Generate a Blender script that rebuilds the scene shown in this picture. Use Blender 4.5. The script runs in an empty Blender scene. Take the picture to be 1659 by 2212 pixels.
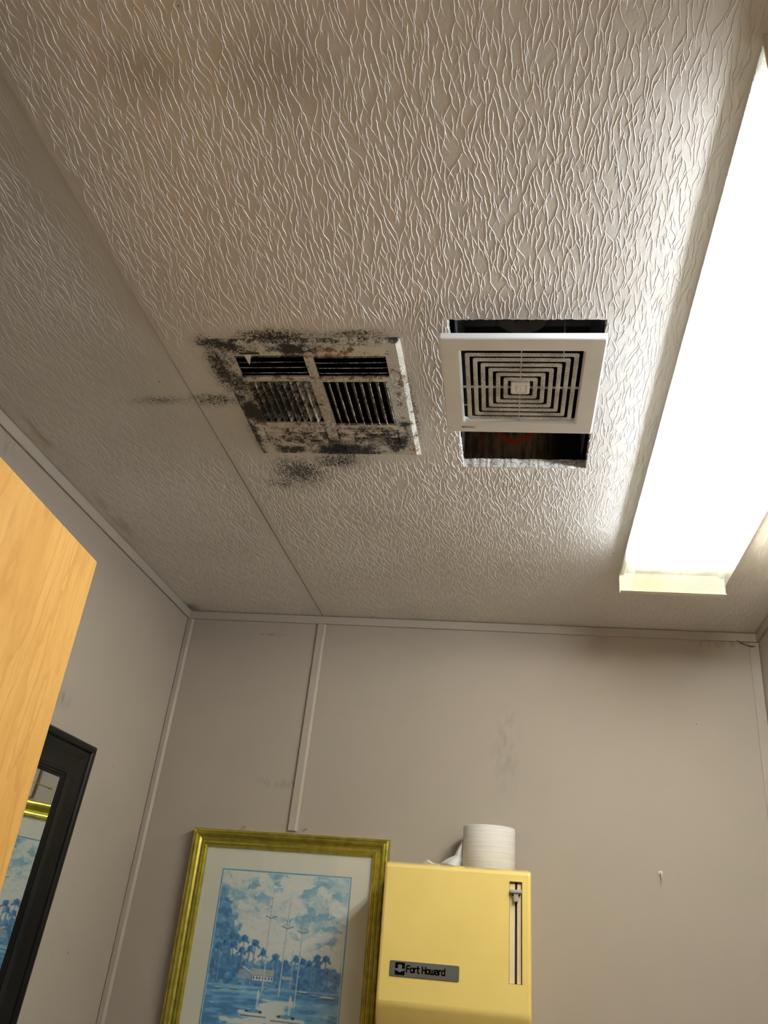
import bpy, bmesh, math, random
import numpy as np
from mathutils import Vector, Matrix
random.seed(7); rng = np.random.default_rng(7)
S = bpy.context.scene
COL = S.collection

# ------------------------------------------------------------------ camera
cam_data = bpy.data.cameras.new('camera'); cam = bpy.data.objects.new('camera', cam_data); COL.objects.link(cam)
RT = Vector((0.98257, 0.15521, 0.10235)); UP = Vector((-0.01577, -0.47898, 0.87769)); FW = Vector((-0.18525, 0.86400, 0.46818))
cam.matrix_world = Matrix(((RT.x, UP.x, -FW.x, 0), (RT.y, UP.y, -FW.y, 0), (RT.z, UP.z, -FW.z, 1.55), (0, 0, 0, 1)))
cam_data.sensor_fit = 'VERTICAL'; cam_data.sensor_height = 36.0; cam_data.lens = 36.0 * 1789.1 / 2212.0
cam_data.clip_start = 0.02
S.camera = cam
# ------------------------------------------------------------------ light and exposure
W = bpy.data.worlds.new('world'); S.world = W; W.use_nodes = True
bg = W.node_tree.nodes['Background']; bg.inputs[0].default_value = (1.0, 0.89, 0.77, 1); bg.inputs[1].default_value = 0.14
TUBE_COOL = (0.86, 0.94, 1.0); TUBE_WARM = (1.0, 0.95, 0.80); TUBE_POWER = 101.0
S.view_settings.view_transform = 'Standard'; S.view_settings.look = 'None'
S.view_settings.exposure = 0.15; S.view_settings.gamma = 1.0; S.view_settings.use_curve_mapping = False
S.cycles.max_bounces = 6; S.cycles.diffuse_bounces = 4; S.cycles.glossy_bounces = 3; S.cycles.adaptive_threshold = 0.03; S.cycles.transparent_max_bounces = 8; S.cycles.sample_clamp_indirect = 8.0

# ------------------------------------------------------------------ node helpers
def new_mat(name):
    m = bpy.data.materials.new(name); m.use_nodes = True
    return m, m.node_tree, m.node_tree.nodes['Principled BSDF']
def N(nt, typ, ins=None, **props):
    n = nt.nodes.new(typ)
    for k, v in props.items(): setattr(n, k, v)
    for k, v in (ins or {}).items():
        s = n.inputs[k]
        if isinstance(v, bpy.types.NodeSocket): nt.links.new(v, s)
        else: s.default_value = v
    return n
def M(nt, op, a, b=0.0, c=0.0, clamp=False):
    n = nt.nodes.new('ShaderNodeMath'); n.operation = op; n.use_clamp = clamp
    for i, v in enumerate((a, b, c)):
        if isinstance(v, bpy.types.NodeSocket): nt.links.new(v, n.inputs[i])
        else: n.inputs[i].default_value = v
    return n.outputs[0]
def MIX(nt, f, a, b, blend='MIX'):
    n = nt.nodes.new('ShaderNodeMix'); n.data_type = 'RGBA'; n.blend_type = blend
    for s, v in ((n.inputs[0], f), (n.inputs[6], a), (n.inputs[7], b)):
        if isinstance(v, bpy.types.NodeSocket): nt.links.new(v, s)
        elif s is n.inputs[0]: s.default_value = v
        else: s.default_value = (*v, 1)
    return n.outputs[2]
def STEP(nt, v, lo, hi, a=0.0, b=1.0):
    n = nt.nodes.new('ShaderNodeMapRange'); n.interpolation_type = 'SMOOTHSTEP'
    nt.links.new(v, n.inputs[0])
    for i, q in ((1, lo), (2, hi), (3, a), (4, b)): n.inputs[i].default_value = q
    return n.outputs[0]
def OBJ(nt): return nt.nodes.new('ShaderNodeTexCoord').outputs['Object']
def MAP(nt, co, sc, rot=(0, 0, 0), loc=(0, 0, 0)):
    return N(nt, 'ShaderNodeMapping', {'Vector': co, 'Scale': sc, 'Rotation': rot, 'Location': loc}).outputs[0]
def NOISE(nt, co, scale, detail=3.0, rough=0.55, out=0):
    return N(nt, 'ShaderNodeTexNoise', {'Vector': co, 'Scale': scale, 'Detail': detail, 'Roughness': rough}).outputs[out]
def VM(nt, op, a, b):
    n = nt.nodes.new('ShaderNodeVectorMath'); n.operation = op
    for i, v in enumerate((a, b)):
        if isinstance(v, bpy.types.NodeSocket): nt.links.new(v, n.inputs[i])
        else: n.inputs[i].default_value = v
    return n
def BLOB(nt, co, c, r, ang=0.0):
    d = VM(nt, 'SUBTRACT', co, (c[0], c[1], 0)).outputs[0]
    if ang: d = MAP(nt, d, (1, 1, 1), (0, 0, -ang))
    d = VM(nt, 'MULTIPLY', d, (1 / r[0], 1 / r[1], 0)).outputs[0]
    l = nt.nodes.new('ShaderNodeVectorMath'); l.operation = 'LENGTH'; nt.links.new(d, l.inputs[0])
    return STEP(nt, l.outputs['Value'], 0.0, 1.0, 1.0, 0.0)
def SUM(nt, xs):
    r = xs[0]
    for x in xs[1:]: r = M(nt, 'MAXIMUM', r, x)
    return r
def BUMP(nt, h, strength, dist, normal=None):
    i = {'Height': h, 'Strength': strength, 'Distance': dist}
    if normal is not None: i['Normal'] = normal
    return N(nt, 'ShaderNodeBump', i).outputs[0]
def simple(name, col, rough=0.5, metal=0.0, spec=0.5, nscale=0.0, namt=0.12, bump=0.0, bscale=400.0, bdist=0.0005):
    m, nt, b = new_mat(name)
    b.inputs['Roughness'].default_value = rough; b.inputs['Metallic'].default_value = metal
    b.inputs['Specular IOR Level'].default_value = spec
    co = OBJ(nt)
    n = NOISE(nt, co, nscale or 30.0, 4.0)
    c = MIX(nt, n, tuple(x * (1 - namt) for x in col), tuple(min(1, x * (1 + namt)) for x in col))
    nt.links.new(c, b.inputs['Base Color'])
    if bump: nt.links.new(BUMP(nt, NOISE(nt, co, bscale, 3.0), bump, bdist), b.inputs['Normal'])
    return m

# ------------------------------------------------------------------ materials
def ceiling_mat():
    m, nt, b = new_mat('textured_ceiling'); co = OBJ(nt)
    nt.links.new(BUMP(nt, NOISE(nt, MAP(nt, co, (1, 0.6, 0)), 230.0, 3.0), 0.35, 0.0007), b.inputs['Normal'])
    # dirt with a shape of its own: mould round the old grille, the corner, brown water streaks by the left wall
    spots = SUM(nt, [
        M(nt, 'MULTIPLY', BLOB(nt, co, (-0.455, 1.318), (0.10, 0.10)), 0.95), M(nt, 'MULTIPLY', BLOB(nt, co, (-0.50, 1.36), (0.07, 0.05)), 0.72),
        M(nt, 'MULTIPLY', BLOB(nt, co, (-0.375, 1.28), (0.10, 0.05)), 0.9), M(nt, 'MULTIPLY', BLOB(nt, co, (-0.55, 1.085), (0.09, 0.035)), 0.85),
        M(nt, 'MULTIPLY', BLOB(nt, co, (-0.645, 1.085), (0.10, 0.022)), 0.68), M(nt, 'MULTIPLY', BLOB(nt, co, (-0.512, 1.00), (0.030, 0.12)), 1.0),
        M(nt, 'MULTIPLY', BLOB(nt, co, (-0.51, 0.935), (0.04, 0.03)), 1.0), M(nt, 'MULTIPLY', BLOB(nt, co, (-0.40, 0.925), (0.13, 0.030)), 1.0),
        M(nt, 'MULTIPLY', BLOB(nt, co, (-0.27, 0.925), (0.10, 0.02)), 0.8), M(nt, 'MULTIPLY', BLOB(nt, co, (-0.505, 1.2), (0.022, 0.10)), 0.8),
        M(nt, 'MULTIPLY', BLOB(nt, co, (-0.212, 1.10), (0.020, 0.20)), 0.78), M(nt, 'MULTIPLY', BLOB(nt, co, (-0.36, 1.09), (0.21, 0.22)), 0.5)])
    sp = NOISE(nt, co, 330.0, 5.0, 0.65)
    spm = STEP(nt, M(nt, 'MULTIPLY_ADD', spots, 0.30, sp), 0.635, 0.81)
    soft = M(nt, 'MULTIPLY', M(nt, 'MULTIPLY', spots, STEP(nt, NOISE(nt, co, 60.0, 4.0), 0.3, 0.65)), 0.55)
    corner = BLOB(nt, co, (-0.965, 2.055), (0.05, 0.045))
    streak_n = STEP(nt, NOISE(nt, MAP(nt, co, (1, 0.25, 0)), 30.0, 3.0), 0.40, 0.62)
    streaks = M(nt, 'MULTIPLY', SUM(nt, [BLOB(nt, co, (-0.932, 1.20), (0.035, 0.16)), BLOB(nt, co, (-0.938, 1.53), (0.025, 0.14))]), streak_n)
    grime = STEP(nt, NOISE(nt, co, 4.0, 4.0), 0.35, 0.75)
    c = MIX(nt, grime, (0.72, 0.680, 0.640), (0.67, 0.622, 0.575))
    c = MIX(nt, M(nt, 'MULTIPLY', streaks, 0.75), c, (0.36, 0.25, 0.10))
    haze = M(nt, 'MULTIPLY', SUM(nt, [BLOB(nt, co, (-0.28, 0.51), (0.10, 0.08)), BLOB(nt, co, (-0.42, 0.50), (0.07, 0.06)), BLOB(nt, co, (-0.03, 0.88), (0.22, 0.05))]), 0.35)
    c = MIX(nt, haze, c, (0.22, 0.17, 0.12))
    c = MIX(nt, soft, c, (0.10, 0.08, 0.06))
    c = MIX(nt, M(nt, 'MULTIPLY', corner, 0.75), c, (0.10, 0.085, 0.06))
    fl = STEP(nt, NOISE(nt, co, 75.0, 2.0), 0.765, 0.785)
    c = MIX(nt, M(nt, 'MULTIPLY', fl, 0.75), c, (0.10, 0.07, 0.05))
    c = MIX(nt, M(nt, 'MULTIPLY', spm, 0.96), c, (0.016, 0.013, 0.010))
    nt.links.new(c, b.inputs['Base Color'])
    nt.links.new(M(nt, 'MULTIPLY_ADD', spm, 0.4, 0.30), b.inputs['Roughness'])
    b.inputs['Specular IOR Level'].default_value = 0.45
    return m
def torn_mat():
    m, nt, b = new_mat('torn_board_edge'); co = OBJ(nt)
    v = N(nt, 'ShaderNodeTexVoronoi', {'Vector': VM(nt, 'ADD', co, VM(nt, 'MULTIPLY', NOISE(nt, co, 60.0, 3.0, 0.6, 1), (0.03, 0.03, 0.03)).outputs[0]).outputs[0], 'Scale': 60.0},
          feature='DISTANCE_TO_EDGE').outputs['Distance']
    crack = STEP(nt, v, 0.0, 0.07, 1.0, 0.0)
    c = MIX(nt, NOISE(nt, co, 80.0), (0.46, 0.44, 0.40), (0.64, 0.62, 0.58))
    c = MIX(nt, M(nt, 'MULTIPLY', crack, 0.85), c, (0.07, 0.06, 0.05))
    nt.links.new(c, b.inputs['Base Color']); b.inputs['Roughness'].default_value = 0.8
    nt.links.new(BUMP(nt, NOISE(nt, co, 200.0), 0.6, 0.002), b.inputs['Normal'])
    return m
def wall_mat(name, base, smudges=()):
    m, nt, b = new_mat(name); co = OBJ(nt)
    c = MIX(nt, STEP(nt, NOISE(nt, co, 2.6, 4.0), 0.3, 0.7), base, tuple(x * f for x, f in zip(base, (0.93, 0.95, 0.93))))
    fine = NOISE(nt, co, 700.0, 2.0)
    c = MIX(nt, M(nt, 'MULTIPLY', fine, 0.16), c, tuple(x * 0.6 for x in base))
    speck = STEP(nt, NOISE(nt, MAP(nt, co, (1, 1, 0.8)), 60.0, 2.0), 0.775, 0.80)
    c = MIX(nt, M(nt, 'MULTIPLY', speck, 0.5), c, (0.09, 0.07, 0.05))
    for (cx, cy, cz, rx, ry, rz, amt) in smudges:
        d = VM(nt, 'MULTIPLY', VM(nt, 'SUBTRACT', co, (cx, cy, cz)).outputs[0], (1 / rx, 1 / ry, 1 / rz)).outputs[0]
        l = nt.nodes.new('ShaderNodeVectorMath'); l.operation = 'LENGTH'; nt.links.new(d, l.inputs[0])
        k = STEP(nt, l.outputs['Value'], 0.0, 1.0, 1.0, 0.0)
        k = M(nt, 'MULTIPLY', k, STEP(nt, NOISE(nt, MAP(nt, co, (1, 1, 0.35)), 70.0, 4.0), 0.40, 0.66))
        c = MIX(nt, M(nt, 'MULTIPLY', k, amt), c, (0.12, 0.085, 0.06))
    nt.links.new(c, b.inputs['Base Color']); b.inputs['Roughness'].default_value = 0.55; b.inputs['Specular IOR Level'].default_value = 0.3
    nt.links.new(BUMP(nt, NOISE(nt, co, 350.0, 2.0), 0.12, 0.0006), b.inputs['Normal'])
    return m
def wood_mat():
    m, nt, b = new_mat('golden_oak_laminate'); co = OBJ(nt)
    st = MAP(nt, co, (1, 1, 0.16))
    w = NOISE(nt, st, 7.0, 3.0, 0.5)
    lat = NOISE(nt, MAP(nt, co, (1, 1, 0.35)), 22.0, 3.0, 0.55)
    sx = N(nt, 'ShaderNodeSeparateXYZ', {'Vector': co}).outputs[0]
    ph = M(nt, 'ADD', M(nt, 'MULTIPLY', sx, 16.0), M(nt, 'ADD', M(nt, 'MULTIPLY', w, 9.0), M(nt, 'MULTIPLY', lat, 1.4)))
    ring = M(nt, 'FRACT', ph)
    line = STEP(nt, ring, 0.72, 0.97); line = M(nt, 'MULTIPLY', line, STEP(nt, ring, 0.97, 1.0, 1.0, 0.0))
    pores = STEP(nt, NOISE(nt, MAP(nt, co, (1, 1, 0.12)), 330.0, 3.0), 0.50, 0.70)
    c = MIX(nt, STEP(nt, NOISE(nt, st, 11.0, 3.0), 0.35, 0.68), (0.665, 0.385, 0.113), (0.56, 0.298, 0.072))
    strk = STEP(nt, NOISE(nt, MAP(nt, co, (1, 1, 0.07)), 95.0, 4.0, 0.6), 0.46, 0.66)
    c = MIX(nt, M(nt, 'MULTIPLY', strk, 0.45), c, (0.55, 0.285, 0.07))
    c = MIX(nt, M(nt, 'MULTIPLY', line, 0.36), c, (0.42, 0.19, 0.045))
    c = MIX(nt, M(nt, 'MULTIPLY', pores, 0.26), c, (0.44, 0.21, 0.05))
    nt.links.new(c, b.inputs['Base Color']); b.inputs['Roughness'].default_value = 0.5; b.inputs['Specular IOR Level'].default_value = 0.3
    nt.links.new(BUMP(nt, M(nt, 'ADD', pores, line), 0.25, 0.0004), b.inputs['Normal'])
    return m
def grille_mat(name, blade=False, dirt=0.0, axis_dirt=None):
    m, nt, b = new_mat(name); co = OBJ(nt)
    paint = MIX(nt, NOISE(nt, co, 40.0), (0.76, 0.72, 0.63), (0.66, 0.61, 0.52))
    rustn = NOISE(nt, co, 85.0, 6.0, 0.68)
    rblob = SUM(nt, [M(nt, 'MULTIPLY', BLOB(nt, co, (0.06, -0.13), (0.10, 0.05)), 1.0), M(nt, 'MULTIPLY', BLOB(nt, co, (0.135, -0.06), (0.03, 0.06)), 0.9),
                     M(nt, 'MULTIPLY', BLOB(nt, co, (0.0, -0.02), (0.05, 0.12)), 0.6), M(nt, 'MULTIPLY', BLOB(nt, co, (0.14, 0.14), (0.05, 0.06)), 0.8),
                     M(nt, 'MULTIPLY', BLOB(nt, co, (-0.05, 0.06), (0.20, 0.05)), 0.6), M(nt, 'MULTIPLY', BLOB(nt, co, (-0.08, -0.02), (0.12, 0.10)), 0.5), M(nt, 'MULTIPLY', BLOB(nt, co, (-0.11, -0.12), (0.06, 0.04)), 0.5)])
    rblob = M(nt, 'MAXIMUM', rblob, SUM(nt, [BLOB(nt, co, (0.0, -0.070), (0.30, 0.010)), BLOB(nt, co, (0.0, 0.058), (0.30, 0.010)), BLOB(nt, co, (0.0, -0.125), (0.26, 0.012)), BLOB(nt, co, (0.0, 0.072), (0.26, 0.010)), M(nt, 'MULTIPLY', BLOB(nt, co, (0.130, 0.0), (0.012, 0.22)), 0.7)]))
    rust = STEP(nt, M(nt, 'MULTIPLY_ADD', rblob, 0.21, rustn), 0.64, 0.75)
    c = MIX(nt, M(nt, 'MULTIPLY', rust, 0.9), paint, (0.25, 0.105, 0.028))
    mb = SUM(nt, [M(nt, 'MULTIPLY', BLOB(nt, co, (-0.15, -0.15), (0.12, 0.05)), 0.9), M(nt, 'MULTIPLY', BLOB(nt, co, (-0.02, -0.142), (0.07, 0.022)), 1.25),
                  M(nt, 'MULTIPLY', BLOB(nt, co, (-0.135, -0.03), (0.035, 0.20)), 0.72), M(nt, 'MULTIPLY', BLOB(nt, co, (-0.128, 0.02), (0.035, 0.065)), 1.5),
                  M(nt, 'MULTIPLY', BLOB(nt, co, (0.02, 0.145), (0.10, 0.04)), 1.5), M(nt, 'MULTIPLY', BLOB(nt, co, (-0.09, 0.14), (0.05, 0.025)), 1.3), M(nt, 'MULTIPLY', BLOB(nt, co, (0.11, 0.12), (0.04, 0.05)), 1.2),
                  M(nt, 'MULTIPLY', BLOB(nt, co, (0.13, 0.06), (0.022, 0.02)), 1.2), M(nt, 'MULTIPLY', BLOB(nt, co, (-0.05, 0.10), (0.15, 0.05)), 0.8), M(nt, 'MULTIPLY', BLOB(nt, co, (0.08, 0.10), (0.12, 0.05)), 0.85),
                  M(nt, 'MULTIPLY', BLOB(nt, co, (-0.08, 0.0), (0.09, 0.10)), 0.75 if blade else 0.4)])
    mn = NOISE(nt, co, 330.0, 5.0, 0.72)
    big = NOISE(nt, co, 60.0, 4.0, 0.62)
    ax = M(nt, 'ABSOLUTE', N(nt, 'ShaderNodeSeparateXYZ', {'Vector': co}).outputs[0])
    sxy = N(nt, 'ShaderNodeSeparateXYZ', {'Vector': co})
    rim = SUM(nt, [STEP(nt, sxy.outputs[0], -.149, -.128, 1.0, 0.0), STEP(nt, sxy.outputs[1], -.161, -.146, 0.95, 0.0)])
    field = M(nt, 'MAXIMUM', mb, M(nt, 'MULTIPLY', rim, 0.85))
    mold = STEP(nt, M(nt, 'ADD', M(nt, 'MULTIPLY_ADD', field, 0.29, M(nt, 'MULTIPLY_ADD', mn, 0.95, -0.475)), M(nt, 'MULTIPLY_ADD', big, 0.80, dirt - 0.40)), 0.10, 0.27)
    soot = M(nt, 'MULTIPLY', M(nt, 'MULTIPLY', field, 0.45, clamp=True), STEP(nt, big, 0.25, 0.6))
    c = MIX(nt, soot, c, (0.11, 0.085, 0.06))
    c = MIX(nt, M(nt, 'MULTIPLY', mold, 0.96), c, (0.016, 0.014, 0.012))
    nt.links.new(c, b.inputs['Base Color'])
    nt.links.new(M(nt, 'MULTIPLY_ADD', M(nt, 'MAXIMUM', mold, rust), 0.55, 0.17), b.inputs['Roughness'])
    blis = STEP(nt, NOISE(nt, co, 240.0, 4.0), 0.44, 0.62)
    reg = SUM(nt, [BLOB(nt, co, (0.0, 0.0), (0.035, 0.18)), BLOB(nt, co, (0.135, -0.03), (0.03, 0.11)), BLOB(nt, co, (0.0, -0.06), (0.17, 0.02)), BLOB(nt, co, (0.0, 0.065), (0.17, 0.02))])
    nt.links.new(BUMP(nt, M(nt, 'ADD', M(nt, 'MULTIPLY', blis, reg), M(nt, 'MULTIPLY', mold, 0.4)), 1.0, 0.0030), b.inputs['Normal'])
    return m
def plastic_mat():
    m, nt, b = new_mat('white_fan_plastic'); co = OBJ(nt)
    c = MIX(nt, STEP(nt, NOISE(nt, co, 12.0), 0.35, 0.7), (0.91, 0.93, 0.97), (0.86, 0.875, 0.91))
    sp = STEP(nt, NOISE(nt, co, 220.0, 2.0), 0.76, 0.80)
    c = MIX(nt, M(nt, 'MULTIPLY', sp, 0.45), c, (0.30, 0.25, 0.22))
    nt.links.new(c, b.inputs['Base Color']); b.inputs['Roughness'].default_value = 0.38
    return m
def dusty_mat():
    m, nt, b = new_mat('dusty_ring_plastic'); co = OBJ(nt)
    n = NOISE(nt, co, 420.0, 4.0, 0.7); k = STEP(nt, M(nt, 'MULTIPLY_ADD', NOISE(nt, co, 26.0, 3.0), 0.5, M(nt, 'MULTIPLY', n, 0.7)), 0.48, 0.74)
    c = MIX(nt, k, (0.74, 0.74, 0.75), (0.34, 0.33, 0.33))
    nt.links.new(c, b.inputs['Base Color']); b.inputs['Roughness'].default_value = 0.85
    nt.links.new(BUMP(nt, n, 0.8, 0.0012), b.inputs['Normal'])
    return m
def gold_mat():
    m, nt, b = new_mat('brushed_gold_leaf'); co = OBJ(nt)
    n = NOISE(nt, co, 55.0, 4.0)
    c = MIX(nt, STEP(nt, n, 0.3, 0.75), (0.60, 0.525, 0.095), (0.40, 0.345, 0.06))
    nt.links.new(c, b.inputs['Base Color']); b.inputs['Metallic'].default_value = 0.85; b.inputs['Roughness'].default_value = 0.30
    nt.links.new(BUMP(nt, NOISE(nt, co, 300.0, 3.0), 0.15, 0.0005), b.inputs['Normal'])
    return m
def dispenser_mat():
    m, nt, b = new_mat('yellow_enamel'); co = OBJ(nt)
    c = MIX(nt, STEP(nt, NOISE(nt, co, 9.0, 3.0), 0.3, 0.7), (0.93, 0.715, 0.225), (0.90, 0.68, 0.205))
    sp = STEP(nt, NOISE(nt, co, 130.0, 2.0), 0.755, 0.79)
    c = MIX(nt, M(nt, 'MULTIPLY', sp, 0.3), c, (0.35, 0.22, 0.06))
    z = N(nt, 'ShaderNodeSeparateXYZ', {'Vector': co}).outputs[2]
    top = M(nt, 'MULTIPLY', STEP(nt, z, -0.009, -0.003), STEP(nt, NOISE(nt, MAP(nt, co, (0.3, 1, 1)), 90.0, 4.0), 0.30, 0.60))
    c = MIX(nt, M(nt, 'MULTIPLY', top, 0.8), c, (0.30, 0.25, 0.17))
    nt.links.new(c, b.inputs['Base Color']); b.inputs['Roughness'].default_value = 0.42
    nt.links.new(BUMP(nt, NOISE(nt, co, 500.0, 2.0), 0.05, 0.0004), b.inputs['Normal'])
    return m
def tissue_mat(name, streak=False, col=(0.80, 0.77, 0.73)):
    m, nt, b = new_mat(name); co = OBJ(nt)
    n = NOISE(nt, MAP(nt, co, (0.12, 0.12, 6.0)), 55.0, 4.0) if streak else NOISE(nt, co, 160.0, 3.0)
    c = MIX(nt, STEP(nt, n, 0.3, 0.7), col, tuple(x * 0.88 for x in col))
    nt.links.new(c, b.inputs['Base Color']); b.inputs['Roughness'].default_value = 0.9
    nt.links.new(BUMP(nt, n, 0.5, 0.0012), b.inputs['Normal'])
    return m
def insulation_mat():
    m, nt, b = new_mat('printed_insulation_facing'); co = OBJ(nt)
    w = VM(nt, 'ADD', co, VM(nt, 'MULTIPLY', VM(nt, 'SUBTRACT', NOISE(nt, co, 70.0, 3.0, 0.6, 1), (0.5, 0.5, 0.5)).outputs[0], (0.012, 0.0, 0.012)).outputs[0]).outputs[0]
    s = N(nt, 'ShaderNodeSeparateXYZ', {'Vector': w})
    x = M(nt, 'ABSOLUTE', M(nt, 'ADD', s.outputs[0], 0.050)); z = M(nt, 'SUBTRACT', s.outputs[2], 2.436)
    d = M(nt, 'ABSOLUTE', M(nt, 'SUBTRACT', z, M(nt, 'MULTIPLY_ADD', x, 0.55, 0.010)))
    chev = M(nt, 'MULTIPLY', STEP(nt, d, 0.003, 0.011, 1.0, 0.0), STEP(nt, x, 0.018, 0.050, 1.0, 0.0))
    fib = NOISE(nt, MAP(nt, co, (1, 1, 0.15)), 130.0, 4.0)
    c = MIX(nt, STEP(nt, fib, 0.35, 0.7), (0.30, 0.20, 0.11), (0.08, 0.05, 0.03))
    c = MIX(nt, M(nt, 'MULTIPLY', chev, 0.9), c, (0.60, 0.10, 0.035))
    c = MIX(nt, STEP(nt, s.outputs[0], -0.02, 0.035), c, (0.012, 0.01, 0.012))
    st = STEP(nt, M(nt, 'ABSOLUTE', M(nt, 'ADD', s.outputs[0], 0.112)), 0.002, 0.006, 1.0, 0.0)
    c = MIX(nt, M(nt, 'MULTIPLY', st, 0.5), c, (0.22, 0.03, 0.02))
    nt.links.new(c, b.inputs['Base Color']); b.inputs['Roughness'].default_value = 0.9
    return m
def lens_mat():
    m = bpy.data.materials.new('prismatic_acrylic_lens'); m.use_nodes = True; nt = m.node_tree
    nt.nodes.remove(nt.nodes['Principled BSDF']); out = nt.nodes['Material Output']; co = OBJ(nt)
    wv = N(nt, 'ShaderNodeTexWave', {'Vector': co, 'Scale': 120.0, 'Distortion': 0.0}, wave_type='BANDS', bands_direction='Y').outputs['Fac']
    wx = N(nt, 'ShaderNodeTexWave', {'Vector': co, 'Scale': 120.0, 'Distortion': 0.0}, wave_type='BANDS', bands_direction='X').outputs['Fac']
    nrm = BUMP(nt, M(nt, 'ADD', wv, wx), 0.7, 0.0012)
    tl = N(nt, 'ShaderNodeBsdfTranslucent', {'Color': (0.70, 0.69, 0.60, 1), 'Normal': nrm}).outputs[0]
    tp = N(nt, 'ShaderNodeBsdfTransparent', {'Color': (0.98, 0.98, 0.97, 1)}).outputs[0]
    gl = N(nt, 'ShaderNodeBsdfPrincipled', {'Base Color': (0.86, 0.85, 0.78, 1), 'Roughness': 0.25, 'Normal': nrm}).outputs[0]
    a = N(nt, 'ShaderNodeMixShader', {0: 0.27, 1: tp, 2: tl}).outputs[0]
    nt.links.new(N(nt, 'ShaderNodeMixShader', {0: 0.10, 1: a, 2: gl}).outputs[0], out.inputs[0])
    return m
def tube_mat(name, col):
    m = bpy.data.materials.new(name); m.use_nodes = True; nt = m.node_tree
    nt.nodes.remove(nt.nodes['Principled BSDF'])
    e = N(nt, 'ShaderNodeEmission', {'Color': (*col, 1), 'Strength': TUBE_POWER})
    nt.links.new(e.outputs[0], nt.nodes['Material Output'].inputs[0]); return m
def glass_mat(name):
    m = bpy.data.materials.new(name); m.use_nodes = True; nt = m.node_tree
    nt.nodes.remove(nt.nodes['Principled BSDF'])
    fr = M(nt, 'MULTIPLY_ADD', M(nt, 'POWER', N(nt, 'ShaderNodeLayerWeight', {'Blend': 0.5}).outputs['Facing'], 5.0), 0.5, 0.025)
    t = N(nt, 'ShaderNodeBsdfTransparent', {'Color': (0.97, 0.98, 0.97, 1)}).outputs[0]
    g = N(nt, 'ShaderNodeBsdfGlossy', {'Color': (1, 1, 1, 1), 'Roughness': 0.03}).outputs[0]
    nt.links.new(N(nt, 'ShaderNodeMixShader', {0: fr, 1: t, 2: g}).outputs[0], nt.nodes['Material Output'].inputs[0]); return m

WALL = (0.430, 0.372, 0.318)
m_ceil = ceiling_mat(); m_torn = torn_mat(); m_wood = wood_mat()
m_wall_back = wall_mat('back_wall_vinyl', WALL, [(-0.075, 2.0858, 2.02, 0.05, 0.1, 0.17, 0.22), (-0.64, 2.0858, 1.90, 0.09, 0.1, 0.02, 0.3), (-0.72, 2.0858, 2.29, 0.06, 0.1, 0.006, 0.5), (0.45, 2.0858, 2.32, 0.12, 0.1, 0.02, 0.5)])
m_wall = wall_mat('side_wall_vinyl', WALL, [(-0.9738, 1.58, 1.95, 0.1, 0.05, 0.03, 0.4), (-0.9738, 1.0, 2.30, 0.1, 0.25, 0.05, 0.7)])
m_trim = wall_mat('painted_trim', tuple(x * 1.04 for x in WALL))
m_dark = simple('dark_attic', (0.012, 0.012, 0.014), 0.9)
m_galv = simple('dusty_galvanised_steel', (0.05, 0.053, 0.062), 0.6, 0.5, nscale=20)
m_floor = simple('speckled_vinyl_floor', (0.50, 0.49, 0.475), 0.5, nscale=25, namt=0.2)
m_gplate = grille_mat('stained_grille_paint'); m_gblade = grille_mat('grimy_louver_paint', True, 0.09); m_gclean = grille_mat('worn_louver_paint', True, 0.16); m_gdown = grille_mat('sooty_louver_paint', True, -0.03)
m_plast = plastic_mat(); m_dusty = dusty_mat()
m_steel = simple('plain_steel', (0.55, 0.54, 0.52), 0.35, 0.9)
m_whitesteel = simple('white_enamel_steel', (0.66, 0.64, 0.53), 0.4, nscale=8, namt=0.05)
m_plate_end = simple('aged_white_end_plate', (0.66, 0.64, 0.50), 0.45, nscale=10, namt=0.06)
m_lens = lens_mat(); m_cool = tube_mat('cool_tube_glow', TUBE_COOL); m_warm = tube_mat('warm_tube_glow', TUBE_WARM)
m_gold = gold_mat(); m_glass = glass_mat('picture_glass')
m_mat = simple('cream_mat_board', (0.80, 0.765, 0.67), 0.85, nscale=14, namt=0.07, bump=0.1)
m_black = simple('black_lacquer', (0.0060, 0.0055, 0.0055), 0.34, nscale=8, namt=0.1, spec=0.30)
m_disp = dispenser_mat(); m_cream = simple('cream_slot_plastic', (0.78, 0.66, 0.42), 0.5, nscale=20, namt=0.06)
m_blackp = simple('black_plastic', (0.01, 0.01, 0.011), 0.5)
m_badge = simple('grey_badge_metal', (0.115, 0.115, 0.11), 0.45, 0.2, nscale=30)
m_ink = simple('black_ink', (0.003, 0.003, 0.003), 0.9, spec=0.02); m_greyink = simple('grey_ink', (0.14, 0.14, 0.135), 0.8, spec=0.1)
m_roll = tissue_mat('toilet_paper_side', True); m_sheet = tissue_mat('toilet_paper_sheet', False, (0.84, 0.84, 0.85)); m_tail = tissue_mat('torn_tissue_tail', False, (0.80, 0.72, 0.55))
m_card = simple('cardboard_core', (0.38, 0.27, 0.16), 0.9)
m_brass = simple('brass', (0.80, 0.66, 0.22), 0.25, 1.0); m_rusty = simple('rusty_nail', (0.09, 0.05, 0.03), 0.7)
m_lint = simple('grey_lint', (0.20, 0.19, 0.18), 0.95); m_blacklint = simple('black_grime_lint', (0.045, 0.045, 0.047), 0.95)
m_insul = insulation_mat(); m_web = simple('brown_web_strand', (0.07, 0.035, 0.025), 0.9)
m_lever = simple('grey_lever_plastic', (0.42, 0.40, 0.36), 0.45)

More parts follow.
